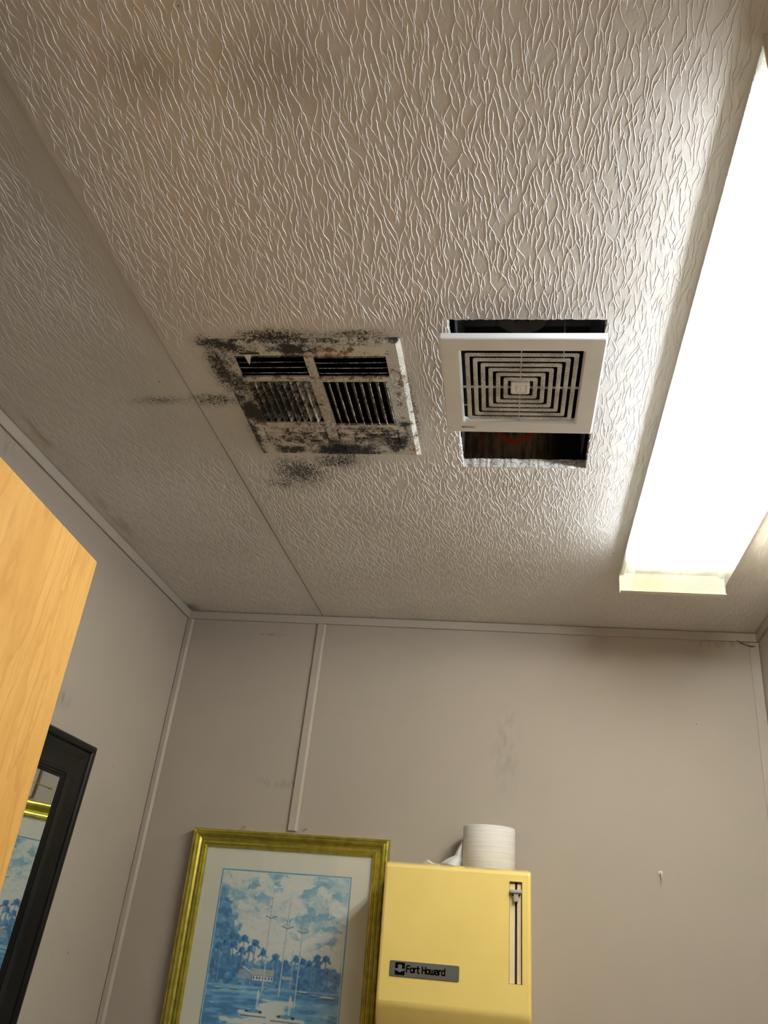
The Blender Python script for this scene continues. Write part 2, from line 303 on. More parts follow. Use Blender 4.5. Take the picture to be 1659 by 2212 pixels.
# ------------------------------------------------------------------ object helpers
def link(name, me, parent=None):
    o = bpy.data.objects.new(name, me); COL.objects.link(o)
    if parent: o.parent = parent
    return o
def mesh(name, vs, fs, mats, parent=None, smooth=False, midx=None, fix=True):
    me = bpy.data.meshes.new(name); me.from_pydata([tuple(v) for v in vs], [], fs)
    for mm in (mats if isinstance(mats, (list, tuple)) else [mats]): me.materials.append(mm)
    if midx is not None: me.polygons.foreach_set('material_index', midx)
    if fix:
        bm = bmesh.new(); bm.from_mesh(me); bmesh.ops.recalc_face_normals(bm, faces=bm.faces); bm.to_mesh(me); bm.free()
    if smooth: me.polygons.foreach_set('use_smooth', [True] * len(me.polygons))
    me.update(); return link(name, me, parent)
def from_bm(name, bm, mats, parent=None, smooth=False):
    me = bpy.data.meshes.new(name); bm.to_mesh(me); bm.free()
    for mm in (mats if isinstance(mats, (list, tuple)) else [mats]): me.materials.append(mm)
    if smooth: me.polygons.foreach_set('use_smooth', [True] * len(me.polygons))
    return link(name, me, parent)
def bx(bm, x0, x1, y0, y1, z0, z1, bev=0.0, seg=2, mtx=None):
    r = bmesh.ops.create_cube(bm, size=1.0); vs = r['verts']
    for v in vs: v.co = Vector(((x0 + x1) / 2 + v.co.x * (x1 - x0), (y0 + y1) / 2 + v.co.y * (y1 - y0), (z0 + z1) / 2 + v.co.z * (z1 - z0)))
    if mtx:
        for v in vs: v.co = mtx @ v.co
    if bev:
        es = list({e for v in vs for e in v.link_edges})
        bmesh.ops.bevel(bm, geom=es, offset=bev, segments=seg, profile=0.5, affect='EDGES')
def box(name, mats, b6, parent=None, bev=0.0, seg=2):
    bm = bmesh.new(); bx(bm, *b6, bev, seg); return from_bm(name, bm, mats, parent)
def struct(o): o['kind'] = 'structure'; return o
def tag(o, label, cat, group=None):
    o['label'] = label; o['category'] = cat
    if group: o['group'] = group
    return o
def thing(name, loc, rot=(0, 0, 0), label='', cat=''):
    o = bpy.data.objects.new(name, None); COL.objects.link(o); o.empty_display_size = 0.05
    o.location = loc; o.rotation_euler = rot; return tag(o, label, cat)
def rrect(hw, hl, r, n=4):
    pts = []
    for cx, cy, a0 in ((hw - r, hl - r, 0), (-hw + r, hl - r, 90), (-hw + r, -hl + r, 180), (hw - r, -hl + r, 270)):
        for i in range(n + 1):
            a = math.radians(a0 + 90 * i / n); pts.append((cx + r * math.cos(a), cy + r * math.sin(a)))
    return pts
def loft(loops, closed=False, cap=False):
    vs, fs = [], []; n = len(loops[0])
    for l in loops: vs += l
    m = len(loops)
    for k in range(m if closed else m - 1):
        a, b = k * n, ((k + 1) % m) * n
        for i in range(n):
            j = (i + 1) % n; fs.append((a + i, a + j, b + j, b + i))
    if cap: fs.append(tuple(range(n))[::-1]); fs.append(tuple(range((m - 1) * n, m * n)))
    return vs, fs
def sq_loft(spec, closed=False, cap=False):
    return loft([[(x, y, z) for x, y in rrect(hw, hl, r)] for hw, hl, r, z in spec], closed, cap)
def tube(bm, pts, r, n=6, cap=True):
    pts = [Vector(p) for p in pts]; rings = []
    for i, p in enumerate(pts):
        d = (pts[min(i + 1, len(pts) - 1)] - pts[max(i - 1, 0)]).normalized()
        a = d.orthogonal().normalized() if i == 0 else (pa - d * pa.dot(d)).normalized()
        pa = a; b = d.cross(a); rr = r[i] if isinstance(r, (list, tuple)) else r
        rings.append([bm.verts.new(p + (a * math.cos(2 * math.pi * k / n) + b * math.sin(2 * math.pi * k / n)) * rr) for k in range(n)])
    for u, v in zip(rings, rings[1:]):
        for k in range(n): bm.faces.new((u[k], u[(k + 1) % n], v[(k + 1) % n], v[k]))
    if cap: bm.faces.new(rings[0][::-1]); bm.faces.new(rings[-1])
# stroke lettering: glyphs on a grid, cap height 1
G = {'F': (0.55, [[(0, 0), (0, .85), (.12, 1), (.55, 1)], [(0, .52), (.48, .52)]]),
     'o': (0.52, [[(.12, 0), (.40, 0), (.52, .13), (.52, .55), (.40, .68), (.12, .68), (0, .55), (0, .13), (.12, 0)]]),
     'r': (0.34, [[(0, 0), (0, .68)], [(0, .55), (.12, .68), (.34, .68)]]),
     't': (0.36, [[(.1, 1), (.1, .13), (.2, 0), (.36, 0)], [(0, .68), (.36, .68)]]),
     'H': (0.56, [[(0, 0), (0, 1)], [(.56, 0), (.56, 1)], [(0, .52), (.56, .52)]]),
     'w': (0.72, [[(0, .68), (0, .12), (.1, 0), (.62, 0), (.72, .12), (.72, .68)], [(.36, 0), (.36, .60)]]),
     'a': (0.50, [[(.05, .68), (.40, .68), (.50, .57), (.50, 0), (.10, 0), (0, .1), (0, .28), (.1, .38), (.5, .38)]]),
     'd': (0.52, [[(.52, 1), (.52, 0), (.12, 0), (0, .13), (0, .55), (.12, .68), (.52, .68)]]),
     'B': (0.6, [[(0, 0), (0, 1), (.48, 1), (.6, .88), (.6, .64), (.48, .52), (0, .52)], [(.48, .52), (.6, .4), (.6, .12), (.48, 0), (0, 0)]]),
     'R': (0.6, [[(0, 0), (0, 1), (.48, 1), (.6, .88), (.6, .62), (.48, .5), (0, .5)], [(.3, .5), (.6, 0)]]),
     'O': (0.62, [[(.12, 0), (.5, 0), (.62, .14), (.62, .86), (.5, 1), (.12, 1), (0, .86), (0, .14), (.12, 0)]]),
     'A': (0.66, [[(0, 0), (.33, 1), (.66, 0)], [(.12, .34), (.54, .34)]]),
     'N': (0.62, [[(0, 0), (0, 1), (.62, 0), (.62, 1)]]), ' ': (0.22, [])}
def lettering(text, height, sw, gap, frame, depth):
    """frame = (origin, xdir, ydir, normal); returns verts, faces of flat raised strokes."""
    o, X, Y, Z = [Vector(q) for q in frame]; vs, fs = [], []; cx = 0.0
    def prism(poly):
        k = len(vs); n = len(poly)
        for h in (0, depth):
            for p in poly: vs.append(o + X * p[0] + Y * p[1] + Z * h)
        fs.append(tuple(k + n + i for i in range(n)))
        for i in range(n): fs.append((k + i, k + (i + 1) % n, k + n + (i + 1) % n, k + n + i))
    for ch in text:
        w, st = G[ch]
        for pl in st:
            P = [((cx + x) * height, y * height) for x, y in pl]
            for a, b in zip(P, P[1:]):
                dx, dy = b[0] - a[0], b[1] - a[1]; l = math.hypot(dx, dy) or 1; nx, ny = -dy / l * sw / 2, dx / l * sw / 2
                prism([(a[0] + nx, a[1] + ny), (a[0] - nx, a[1] - ny), (b[0] - nx, b[1] - ny), (b[0] + nx, b[1] + ny)])
            for a in P: prism([(a[0] + sw / 2 * math.cos(math.pi * i / 4), a[1] + sw / 2 * math.sin(math.pi * i / 4)) for i in range(8)])
        cx += w + gap
    return vs, fs
def fuzz(bm, base, n_dir, length, w):
    """one lint fibre: a bent thin strip of two quads"""
    p = Vector(base); d = Vector(n_dir); s = d.cross(Vector((random.random() - .5, random.random() - .5, random.random() - .5))).normalized() * w
    q = p + d * length * .5 + Vector([random.uniform(-1, 1) for _ in range(3)]) * length * .2
    e = q + d * length * .4 + Vector([random.uniform(-1, 1) for _ in range(3)]) * length * .35
    v = [bm.verts.new(x) for x in (p - s, p + s, q + s, q - s, e)]
    bm.faces.new((v[0], v[1], v[2], v[3])); bm.faces.new((v[3], v[2], v[4]))

# ================================================================== ROOM SHELL
XL, XR, YB, ZC = -0.9738, 0.5404, 2.0858, 2.35
SEAM = -0.5839; YF = 0.14
struct(box('floor', m_floor, (XL - .09, XR + .09, -0.6, YB + .09, -0.06, 0.0)))
struct(box('wall_left', m_wall, (XL - .08, XL, 0.04, YB + .08, 0.0, 2.62)))
struct(box('wall_right', m_wall, (XR, XR + .08, 0.04, YB + .08, 0.0, 2.62)))
struct(box('wall_back', m_wall_back, (XL, XR, YB, YB + .08, 0.0, 2.62)))
bm = bmesh.new()
bx(bm, XL, -0.625, 0.04, YF, 0, 2.62); bx(bm, 0.31, XR, 0.04, YF, 0, 2.62); bx(bm, -0.625, 0.31, 0.04, YF, 2.065, 2.62)
struct(from_bm('wall_front', bm, m_wall))
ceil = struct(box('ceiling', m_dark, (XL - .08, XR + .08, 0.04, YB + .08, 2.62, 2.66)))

# right ceiling panel with the two openings
def jag(p, q, step, amp):
    p, q = Vector(p), Vector(q); L = (q - p).length; n = max(1, int(L / step)); nr = Vector((-(q - p).y, (q - p).x)).normalized()
    return [p.lerp(q, i / n) + nr * (random.uniform(-amp, amp) if i else 0) for i in range(n)]
def loop_pts(c, step, amp): return [p for a, b in zip(c, c[1:] + c[:1]) for p in jag(a, b, step, amp)]
outer = loop_pts([(SEAM + .0008, YF), (XR, YF), (XR, YB), (SEAM + .0008, YB)], 0.3, 0)
hole_fan = loop_pts([(-0.1348, 0.9002), (0.087, 0.9082), (0.0788, 1.3006), (-0.1406, 1.2966)], 0.004, 0.0011)
hole_vent = loop_pts([(-0.490, 0.945), (-0.222, 0.951), (-0.229, 1.238), (-0.496, 1.236)], 0.05, 0)
T = 0.018
bm = bmesh.new(); loops = []
for pts in (outer, hole_fan, hole_vent):
    lv = [bm.verts.new((p[0], p[1], ZC)) for p in pts]; loops.append(lv)
es = [bm.edges.new((l[i], l[(i + 1) % len(l)])) for l in loops for i in range(len(l))]
bmesh.ops.triangle_fill(bm, use_beauty=True, edges=es)
low = list(bm.faces)
d = bmesh.ops.duplicate(bm, geom=low + es + [v for l in loops for v in l])
vm = d['vert_map']
tops = {v: vm[v] for l in loops for v in l}
for v in tops.values(): v.co.z += T
for li, l in enumerate(loops):
    for i in range(len(l)):
        a, b = l[i], l[(i + 1) % len(l)]
        f = bm.faces.new((a, b, tops[b], tops[a])); f.material_index = 1 if li == 1 else 0
bmesh.ops.recalc_face_normals(bm, faces=bm.faces)
panel_r = from_bm('ceiling_panel', bm, [m_ceil, m_torn], ceil)
# left ceiling panel: lies a few millimetres higher along the near part of the seam
ny = 24; vs = []; fs = []; edge_f = []
for i in range(ny + 1):
    y = YF + (YB - YF) * i / ny; dz = 0.0042 * max(0.0, 1 - (y - 0.2) / 1.25) ** 1.2
    for x, k in ((XL, 0.0), ((XL + SEAM) / 2, 0.35), (SEAM - .0008, 1.0)): vs.append((x, y, ZC + dz * k))
nb = len(vs); vs += [(x, y, z + T) for x, y, z in vs]
for i in range(ny):
    for k in range(2):
        a = i * 3 + k; fs.append((a, a + 1, a + 4, a + 3)); a += nb; fs.append((a, a + 3, a + 4, a + 1))
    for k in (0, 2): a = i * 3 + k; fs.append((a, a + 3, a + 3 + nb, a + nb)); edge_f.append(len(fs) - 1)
for i in (0, ny):
    for k in range(2): a = i * 3 + k; fs.append((a, a + 1, a + 1 + nb, a + nb))
m_edge = simple('shaded_seam_edge', (0.05, 0.033, 0.02), 0.9)  # board edges darkened in colour so the seam gap reads as shade
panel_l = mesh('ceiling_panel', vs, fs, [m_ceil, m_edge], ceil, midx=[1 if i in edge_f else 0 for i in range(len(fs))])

# embossed branching ridges of the ceiling panels: thin raised lines that wander along the panel, fork and taper out
def left_z(x, y):
    dz = 0.0042 * np.maximum(0.0, 1 - (y - 0.2) / 1.25) ** 1.2; m_ = (XL + SEAM) / 2
    k = np.where(x < m_, .35 * (x - XL) / (m_ - XL), .35 + .65 * (x - m_) / (SEAM - m_))
    return ZC + dz * np.clip(k, 0, 1)
def in_poly(x, y, c):
    r_ = np.ones(x.shape, bool)
    for (ax, ay), (bx2, by2) in zip(c, c[1:] + c[:1]): r_ &= ((bx2 - ax) * (y - ay) - (by2 - ay) * (x - ax)) > -0.0012 * math.hypot(bx2 - ax, by2 - ay)
    return r_
FANC = [(-0.1348, 0.9002), (0.087, 0.9082), (0.0788, 1.3006), (-0.1406, 1.2966)]
VENTC = [(-0.504, 0.929), (-0.206, 0.934), (-0.213, 1.250), (-0.509, 1.249)]
LITEC = [(0.1985, 0.51), (0.418, 0.514), (0.395, 1.739), (0.1728, 1.735)]
def grow(x0, x1, ya, yb, seed, sp=0.0043, dy=0.0029):
    r_ = random.Random(seed); lines, live = [], []
    def start(x, y, sl=0.0): return {'p': [(x, y)], 'x': x, 's': sl, 'w': 0, 'rate': r_.uniform(.7, 1.2), 'dying': 0}
    x = x0 + sp * .5
    while x < x1: live.append(start(x + r_.uniform(-.3, .3) * sp, ya)); x += sp
    y = ya; twigs = []
    while y < yb:
        y += dy; nxt = []
        live.sort(key=lambda l: l['x'])
        for i, l in enumerate(live):
            gl = l['x'] - (live[i - 1]['x'] if i else x0 - sp * .5); gr_ = (live[i + 1]['x'] if i + 1 < len(live) else x1 + sp * .5) - l['x']
            l['s'] += r_.gauss(0, .125) - .20 * l['s'] + .030 * (gr_ - gl) / sp
            l['x'] += l['s'] * dy; l['p'].append((l['x'], y))
            if l['dying']:
                l['dying'] -= 1
                if l['dying'] == 0: lines.append((l['p'], True)); continue
            elif (gl < .42 * sp or r_.random() < .004) and len(l['p']) > 6: l['dying'] = r_.randint(2, 7)
            elif (gl + gr_ > 2.5 * sp and r_.random() < .22) or r_.random() < .012:
                sd = 1 if gr_ > gl else -1
                n_ = start(l['x'], y, sd * r_.uniform(.25, .6)); l['s'] = -sd * r_.uniform(.05, .35); nxt.append(n_)
            if r_.random() < .085:
                sd = r_.choice((-1, 1)); n_ = r_.randint(2, 6); a = sd * r_.uniform(.25, .75); tx, ty = l['x'], y; tp = [(tx, ty)]
                for _ in range(n_): tx += a * dy * .8; ty += dy * .8; a *= .86; tp.append((tx, ty))
                twigs.append(tp)
            if x0 + .001 < l['x'] < x1 - .001: nxt.append(l)
            else: lines.append((l['p'], True))
        live = nxt
        # refill wide gaps with a line that starts thin
        live.sort(key=lambda l: l['x'])
        for a, b in zip(live, live[1:]):
            if b['x'] - a['x'] > 2.1 * sp and r_.random() < .25: live.append(start((a['x'] + b['x']) / 2, y))
    lines += [(l['p'], False) for l in live]
    return lines, twigs
def ridges(name, parent, x0, x1, seed, left):
    lines, twigs = grow(x0, x1, YF + .01, YB - .008, seed)
    V, Q, NR_ = [], [], []; base = 0; rg = np.random.default_rng(seed)
    for pl, hh, taper in [(l, 1.0, t) for l, t in lines] + [(t, .62, True) for t in twigs]:
        n = len(pl)
        if n < 3: continue
        P = np.array(pl); P[:, 0] += rg.normal(0, .00018, n); k = np.minimum(np.arange(n) / 4 + .25, 1.0)
        if taper: k = np.minimum(k, (n - 1 - np.arange(n)) / 4 + .12)
        k = np.clip(k, 0.1, 1) * (.75 + .5 * rg.random(n)) * hh
        X, Y = P[:, 0], P[:, 1]
        dv = np.maximum(np.abs(X + .357) - .15, np.abs(Y - 1.09) - .16)
        flat = np.clip((dv - .006) / .035, .25, 1) * np.clip(np.abs(X - SEAM) / .012, .6, 1)
        if left: flat = np.clip((SEAM - X) / .03, .3, 1) * np.clip((X - XL) / .02, .5, 1)
        hid = in_poly(X, Y, FANC) | in_poly(X, Y, VENTC) | in_poly(X, Y, LITEC)
        h = .00034 * k * flat; wd = .00082 * np.sqrt(np.clip(k, .05, 2)) * (.7 + .3 * flat)
        z = left_z(X, Y) if left else np.full(n, ZC)
        arr = np.stack([np.stack([X - wd, Y, z + .00012], 1), np.stack([X, Y, z - h], 1), np.stack([X + wd, Y, z + .00012], 1)], 1).reshape(-1, 3)
        V.append(arr); ok = np.nonzero(~(hid[:-1] | hid[1:]))[0]
        tx = np.gradient(X); ty = np.gradient(Y); tl_ = np.hypot(tx, ty); px_, py_ = ty / tl_, -tx / tl_     # sideways of the ridge
        tilt = .30 + .58 * np.clip(k * flat, 0, 1.0)
        for o_, sd in ((0, -1), (1, 1)):
            nr_ = np.stack([sd * px_ * tilt, sd * py_ * tilt, -np.sqrt(1 - tilt ** 2)], 1)
            NR_.append(np.stack([nr_[ok], nr_[ok], nr_[ok + 1], nr_[ok + 1]], 1).reshape(-1, 3))
        for o_ in (0, 1): Q.append(np.stack([base + ok * 3 + o_, base + ok * 3 + o_ + 1, base + ok * 3 + o_ + 4, base + ok * 3 + o_ + 3], 1)[:, ::-1])
        base += n * 3
    V = np.concatenate(V); Q = np.concatenate(Q)
    me = bpy.data.meshes.new(name); me.vertices.add(len(V)); me.vertices.foreach_set('co', V.astype(np.float32).ravel())
    me.loops.add(Q.size); me.loops.foreach_set('vertex_index', Q.astype(np.int32).ravel())
    me.polygons.add(len(Q)); me.polygons.foreach_set('loop_start', np.arange(0, Q.size, 4, dtype=np.int32))
    me.materials.append(m_ceil); me.update(calc_edges=True)
    me.polygons.foreach_set('use_smooth', [True] * len(Q)); me.normals_split_custom_set(np.concatenate(NR_).tolist())
    o = link(name, me, parent); o['kind'] = 'stuff'; return o
ridges('embossed_ridge', panel_r, SEAM + .004, XR - .004, 11, False)
ridges('embossed_ridge', panel_l, XL + .006, SEAM - .004, 12, True)

# trims along the ceiling and the battens on the back wall
tw = 0.024
struct(box('trim_1', m_trim, (XL, XL + .006, YF, YB, ZC - tw, ZC - .0006), bev=.001))
struct(box('trim_2', m_trim, (XL + .006, XR - .006, YB - .006, YB, ZC - tw, ZC - .0022), bev=.001))
struct(box('trim_3', m_trim, (XR - .006, XR, YF, YB, ZC - tw, ZC - .0022), bev=.001))
def batten(name, x0, x1, z0, z1, t=.0062):
    vs = []
    for z in (z0, z1):
        vs += [(x0, YB, z), (x0 + .0006, YB - t, z), (x1 - .0050, YB - t, z), (x1, YB - t * .2, z), (x1, YB, z)]
    fs = [(i, i + 1, i + 6, i + 5) for i in range(4)] + [(0, 1, 2, 3, 4), (5, 6, 7, 8, 9)]
    return struct(mesh(name, vs, fs, m_trim))
batten('trim_4', XL + .0012, -0.9555, 0.0, ZC - tw - .0006)
batten('trim_5', -0.5932, -0.5705, 1.7905, ZC - tw - .0006)
def battenR(name, x0, x1, z0, z1): 
    return struct(box(name, m_trim, (x0, x1, YB - .004, YB, z0, z1), bev=.0008))
battenR('trim_6', 0.5165, XR - .0012, 0.0, ZC - tw - .0006)

# open door on the left, top edge level, swung a little past square
hx, hy, ex, ey = -0.6100, 0.170, -0.6738, 1.0788
dl = math.hypot(ex - hx, ey - hy); da = math.atan2(ey - hy, ex - hx)
door = struct(box('door_1', m_wood, (0, dl, 0.0, 0.035, 0.012, 2.0380), bev=.0012))
door.location = (hx, hy, 0); door.rotation_euler = (0, 0, da)
for s, yy in ((-1, 0.0), (1, 0.035)):
    vs, fs = loft([[(dl - .065 + r * math.cos(2 * math.pi * k / 20), yy + s * h, 0.95 + r * math.sin(2 * math.pi * k / 20)) for k in range(20)]
                   for r, h in ((.030, 0), (.030, .006), (.012, .010), (.012, .030), (.024, .040), (.027, .052), (.020, .062), (.004, .065))], cap=True)
    mesh('door_knob', vs, fs, m_brass, door, True)
for z in (0.25, 1.05, 1.85):
    bm = bmesh.new(); tube(bm, [(-.004, -.004, z), (-.004, -.004, z + .09)], .006, 10); from_bm('hinge', bm, m_brass, door)

# ================================================================== FLUORESCENT FIXTURE
FA = math.radians(1.2); L = 1.22; HW = 0.111
fx0, fy0 = 0.2845, 1.7375   # middle of the far end at the ceiling
c = Vector((fx0 + math.sin(FA) * L / 2, fy0 - math.cos(FA) * L / 2, ZC))
fix = thing('fluorescent_light', c, (0, 0, FA), 'long white two-tube fluorescent light with a ribbed wraparound lens, lit, on the ceiling', 'light')
y0, y1 = -L / 2, L / 2
prof = [(-.107, 0), (-.107, -.011), (-.101, -.011), (-.096, -.005), (.096, -.005), (.101, -.011), (.107, -.011), (.107, 0)]
vs = [(x, y, z - .0004) for y in (y0 + .004, y1 - .004) for x, z in prof]; n = len(prof)
fs = [(i, (i + 1) % n, n + (i + 1) % n, n + i) for i in range(n)] + [tuple(range(n)), tuple(range(n, 2 * n))]
mesh('housing', vs, fs, m_whitesteel, fix)
lp = [(-.1105, -.008), (-.1100, -.020), (-.1060, -.036), (-.1010, -.0455), (-.0960, -.0497), (-.0900, -.0512), (.0900, -.0512), (.0960, -.0497), (.1010, -.0455), (.1060, -.036), (.1100, -.020), (.1105, -.008)]
ya, yb = y0 + .004, y1 - .0034
vs = [(x, y, z) for y in (ya, yb) for x, z in lp]; n = len(lp)
fs = [(i, i + 1, n + i + 1, n + i) for i in range(n - 1)]
# far end of the lens turns up inside the end plate
lens = mesh('lens', vs, fs, m_lens, fix, True)
for ya2, yb2 in ((y1 - .003, y1), (y0, y0 + .003)):
    box('end_plate', m_plate_end, (-HW, HW, ya2, yb2, -.0535, -.0003), fix, bev=.0008)
# return flange of the far plate under the lens edge
box('end_flange', m_plate_end, (-HW + .0015, HW - .0015, y1 - .0165, y1 - .0035, -.0533, -.0516), fix, bev=.0005)
for x, mm, lab in ((-.052, m_cool, 'cool white tube'), (.052, m_warm, 'warm white tube')):
    bm = bmesh.new(); tube(bm, [(x, y0 + .06, -.0245), (x, y1 - .145, -.0245)], .0127, 16)
    t_ = from_bm('lamp_tube', bm, mm, fix, True); t_['label'] = lab
    for ye, dr in ((y1 - .145, 1), (y0 + .06, -1)):
        bm = bmesh.new(); tube(bm, [(x, ye + dr * .0002, -.0245), (x, ye + dr * .016, -.0245)], .0130, 14); from_bm('tube_cap', bm, m_steel, fix)
        box('lamp_socket', m_whitesteel, (x - .012, x + .012, ye + dr * .018 - .0015, ye + dr * .024 + .0015, -.040, -.006), fix, bev=.001)

# ================================================================== OLD SUPPLY GRILLE
GA = math.radians(1.0)
gr = thing('air_vent', (-0.3587, 1.0920, ZC), (0, 0, GA), 'old white steel air vent on the ceiling, stained with black mould and rust', 'vent')
def to_local(x, y):
    dx, dy = x + 0.3587, y - 1.0920; return dx * math.cos(GA) + dy * math.sin(GA), -dx * math.sin(GA) + dy * math.cos(GA)
GX, GY, GZ = .1485, .1600, -.0055
banks = [('u', -.1175, -.0060, -.1265, -.0735), ('u', .0085, .1225, -.1230, -.0715),
         ('l', -.1150, -.0085, -.0620, .0545), ('r', .0110, .1165, -.0600, .0595),
         ('d', -.1245, -.0110, .0710, .1180), ('d', .0080, .1170, .0745, .1200)]
# plate: grid of cells with the six openings left out, skirt turned up to the ceiling
xs = sorted({-GX + .007, GX - .007} | {b[1] for b in banks} | {b[2] for b in banks})
ys = sorted({-GY + .007, GY - .007} | {b[3] for b in banks} | {b[4] for b in banks})
vs, fs, idx = [], [], {}
def gv(x, y, z):
    k = (round(x, 5), round(y, 5), round(z, 5))
    if k not in idx: idx[k] = len(vs); vs.append((x, y, z))
    return idx[k]
for xa, xb in zip(xs, xs[1:]):
    for ya_, yb_ in zip(ys, ys[1:]):
        cx, cy = (xa + xb) / 2, (ya_ + yb_) / 2
        if any(b[1] < cx < b[2] and b[3] < cy < b[4] for b in banks): continue
        fs.append((gv(xa, ya_, GZ), gv(xb, ya_, GZ), gv(xb, yb_, GZ), gv(xa, yb_, GZ)))
for _, xa, xb, ya_, yb_ in banks:   # turned-up lips of the openings
    for p, q in (((xa, ya_), (xb, ya_)), ((xb, ya_), (xb, yb_)), ((xb, yb_), (xa, yb_)), ((xa, yb_), (xa, ya_))):
        fs.append((gv(*p, GZ), gv(*q, GZ), gv(*q, GZ + .0035), gv(*p, GZ + .0035)))
ring = [(xs[0], ys[0]), (xs[-1], ys[0]), (xs[-1], ys[-1]), (xs[0], ys[-1])]
big = [(-GX, -GY), (GX, -GY), (GX, GY), (-GX, GY)]
for i in range(4):
    a, b = ring[i], ring[(i + 1) % 4]; A, B = big[i], big[(i + 1) % 4]
    ax = 0 if i % 2 == 0 else 1
    pts = sorted([p for p in (xs if ax == 0 else ys)], reverse=(i >= 2))
    inner = [(p, a[1]) if ax == 0 else (a[0], p) for p in pts]
    fs.append(tuple(gv(*p, GZ) for p in inner) + (gv(*B, -.0015), gv(*A, -.0015)))
    fs.append((gv(*A, -.0015), gv(*B, -.0015), gv(*B, -.0002), gv(*A, -.0002)))
mesh('plate', vs, fs, m_gplate, gr)
def louver(kind, xa, xb, ya_, yb_, k, n):
    """a pressed blade with rounded ends; it slants up into the duct"""
    bm = bmesh.new(); t = .0009
    if kind in 'ud':
        p = (yb_ - ya_) / n; w = p * (0.82 if kind == 'u' else 1.02); up = .0078 if kind == 'u' else .0052
        y = ya_ + p * (k + (.10 if kind == 'u' else .99)); s = 1 if kind == 'u' else -1
        pro = [(0, -.0008), (s * .0007, -.0011), (s * w * .5, up * .40), (s * w, up)]
        Lh = (xb - xa) / 2 - .0015; cx = (xa + xb) / 2
        secs = [(cx - Lh, .35), (cx - Lh + .003, .85), (cx - Lh + .007, 1), (cx + Lh - .007, 1), (cx + Lh - .003, .85), (cx + Lh, .35)]
        g = [[bm.verts.new((sx, y + q[0] * f + (0 if kind == 'u' else 0), GZ + q[1] * f)) for q in pro] for sx, f in secs]
    else:
        p = (xb - xa) / n; w = p * (0.66 if kind == 'l' else 0.66); up = .0078 if kind == 'l' else .0090
        x = xa + p * (k + (.06 if kind == 'l' else .97)); s = 1 if kind == 'l' else -1
        pro = [(0, -.0022), (s * .0012, -.0030), (s * w * .5, up * .30), (s * w, up)]
        Lh = (yb_ - ya_) / 2 - .0015; cy = (ya_ + yb_) / 2
        secs = [(cy - Lh, .35), (cy - Lh + .003, .85), (cy - Lh + .007, 1), (cy + Lh - .007, 1), (cy + Lh - .003, .85), (cy + Lh, .35)]
        g = [[bm.verts.new((x + q[0] * f, sy, GZ + q[1] * f)) for q in pro] for sy, f in secs]
    low_ = []
    for u, v in zip(g, g[1:]):
        for i in range(len(pro) - 1): low_.append(bm.faces.new((u[i], u[i + 1], v[i + 1], v[i])))
    bmesh.ops.recalc_face_normals(bm, faces=bm.faces)
    r = bmesh.ops.solidify(bm, geom=list(bm.faces), thickness=t)
    return from_bm('louver', bm, m_gblade if kind == 'l' else m_gdown if kind == 'd' else m_gclean, gr)
for kind, xa, xb, ya_, yb_ in banks:
    n = {'u': 4, 'd': 4, 'l': 9, 'r': 8}[kind]
    for k in range(n): louver(kind, xa, xb, ya_, yb_, k, n)
vs, fs = loft([[(x * r + .001, y * r - .1425, z) for x, y in [(math.cos(2 * math.pi * k / 14), math.sin(2 * math.pi * k / 14)) for k in range(14)]]
               for r, z in ((.0046, GZ + .001), (.0046, GZ - .0008), (.0036, GZ - .0016), (.0018, GZ - .0018), (.0015, GZ - .0010))], cap=True)
mesh('screw', vs, fs, m_steel, gr)
bm = bmesh.new()
v = [bm.verts.new(q) for q in ((-.1000, -.1305, GZ - .0005), (-.0870, -.1305, GZ - .0005), (-.0915, -.1180, GZ - .0110), (-.0935, -.1255, GZ - .0040))]
bm.faces.new((v[0], v[1], v[3])); bm.faces.new((v[1], v[2], v[3])); bm.faces.new((v[2], v[0], v[3])); bm.faces.new((v[0], v[2], v[1]))
bmesh.ops.recalc_face_normals(bm, faces=bm.faces); tb = from_bm('bent_tab', bm, m_whitesteel, gr)
box('lever_slot', m_blackp, (-.106, -.074, -.1345, -.1312, GZ - .0008, GZ + .0008), gr)
# duct collar above
bm = bmesh.new()
for b6 in ((-.140, -.1385, -.148, .148, .016, .20), (.1385, .140, -.148, .148, .016, .20), (-.140, .140, -.148, -.1465, .016, .20), (-.140, .140, .1465, .148, .016, .20), (-.140, .140, -.148, .148, .198, .20)): bx(bm, *b6)
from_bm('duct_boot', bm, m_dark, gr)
bm = bmesh.new()
for i in range(420):
    a = random.gauss(0, .022); y = .132 + random.gauss(0, .012)
    fuzz(bm, (a + .006, min(y, .158), GZ - .001), (random.gauss(0, .6), random.gauss(0.2, .6), -.5), random.uniform(.006, .016), .00035)
for i in range(120):
    fuzz(bm, (random.uniform(-.12, .12), random.choice((-.156, -.150)) + random.gauss(0, .003), GZ - .0005), (random.gauss(0, .5), -.7, -.3), random.uniform(.003, .008), .0003)
lt = from_bm('lint_tuft', bm, m_blacklint, gr); lt['kind'] = 'stuff'; lt['label'] = 'dark fuzzy lint clinging to the lower edge'

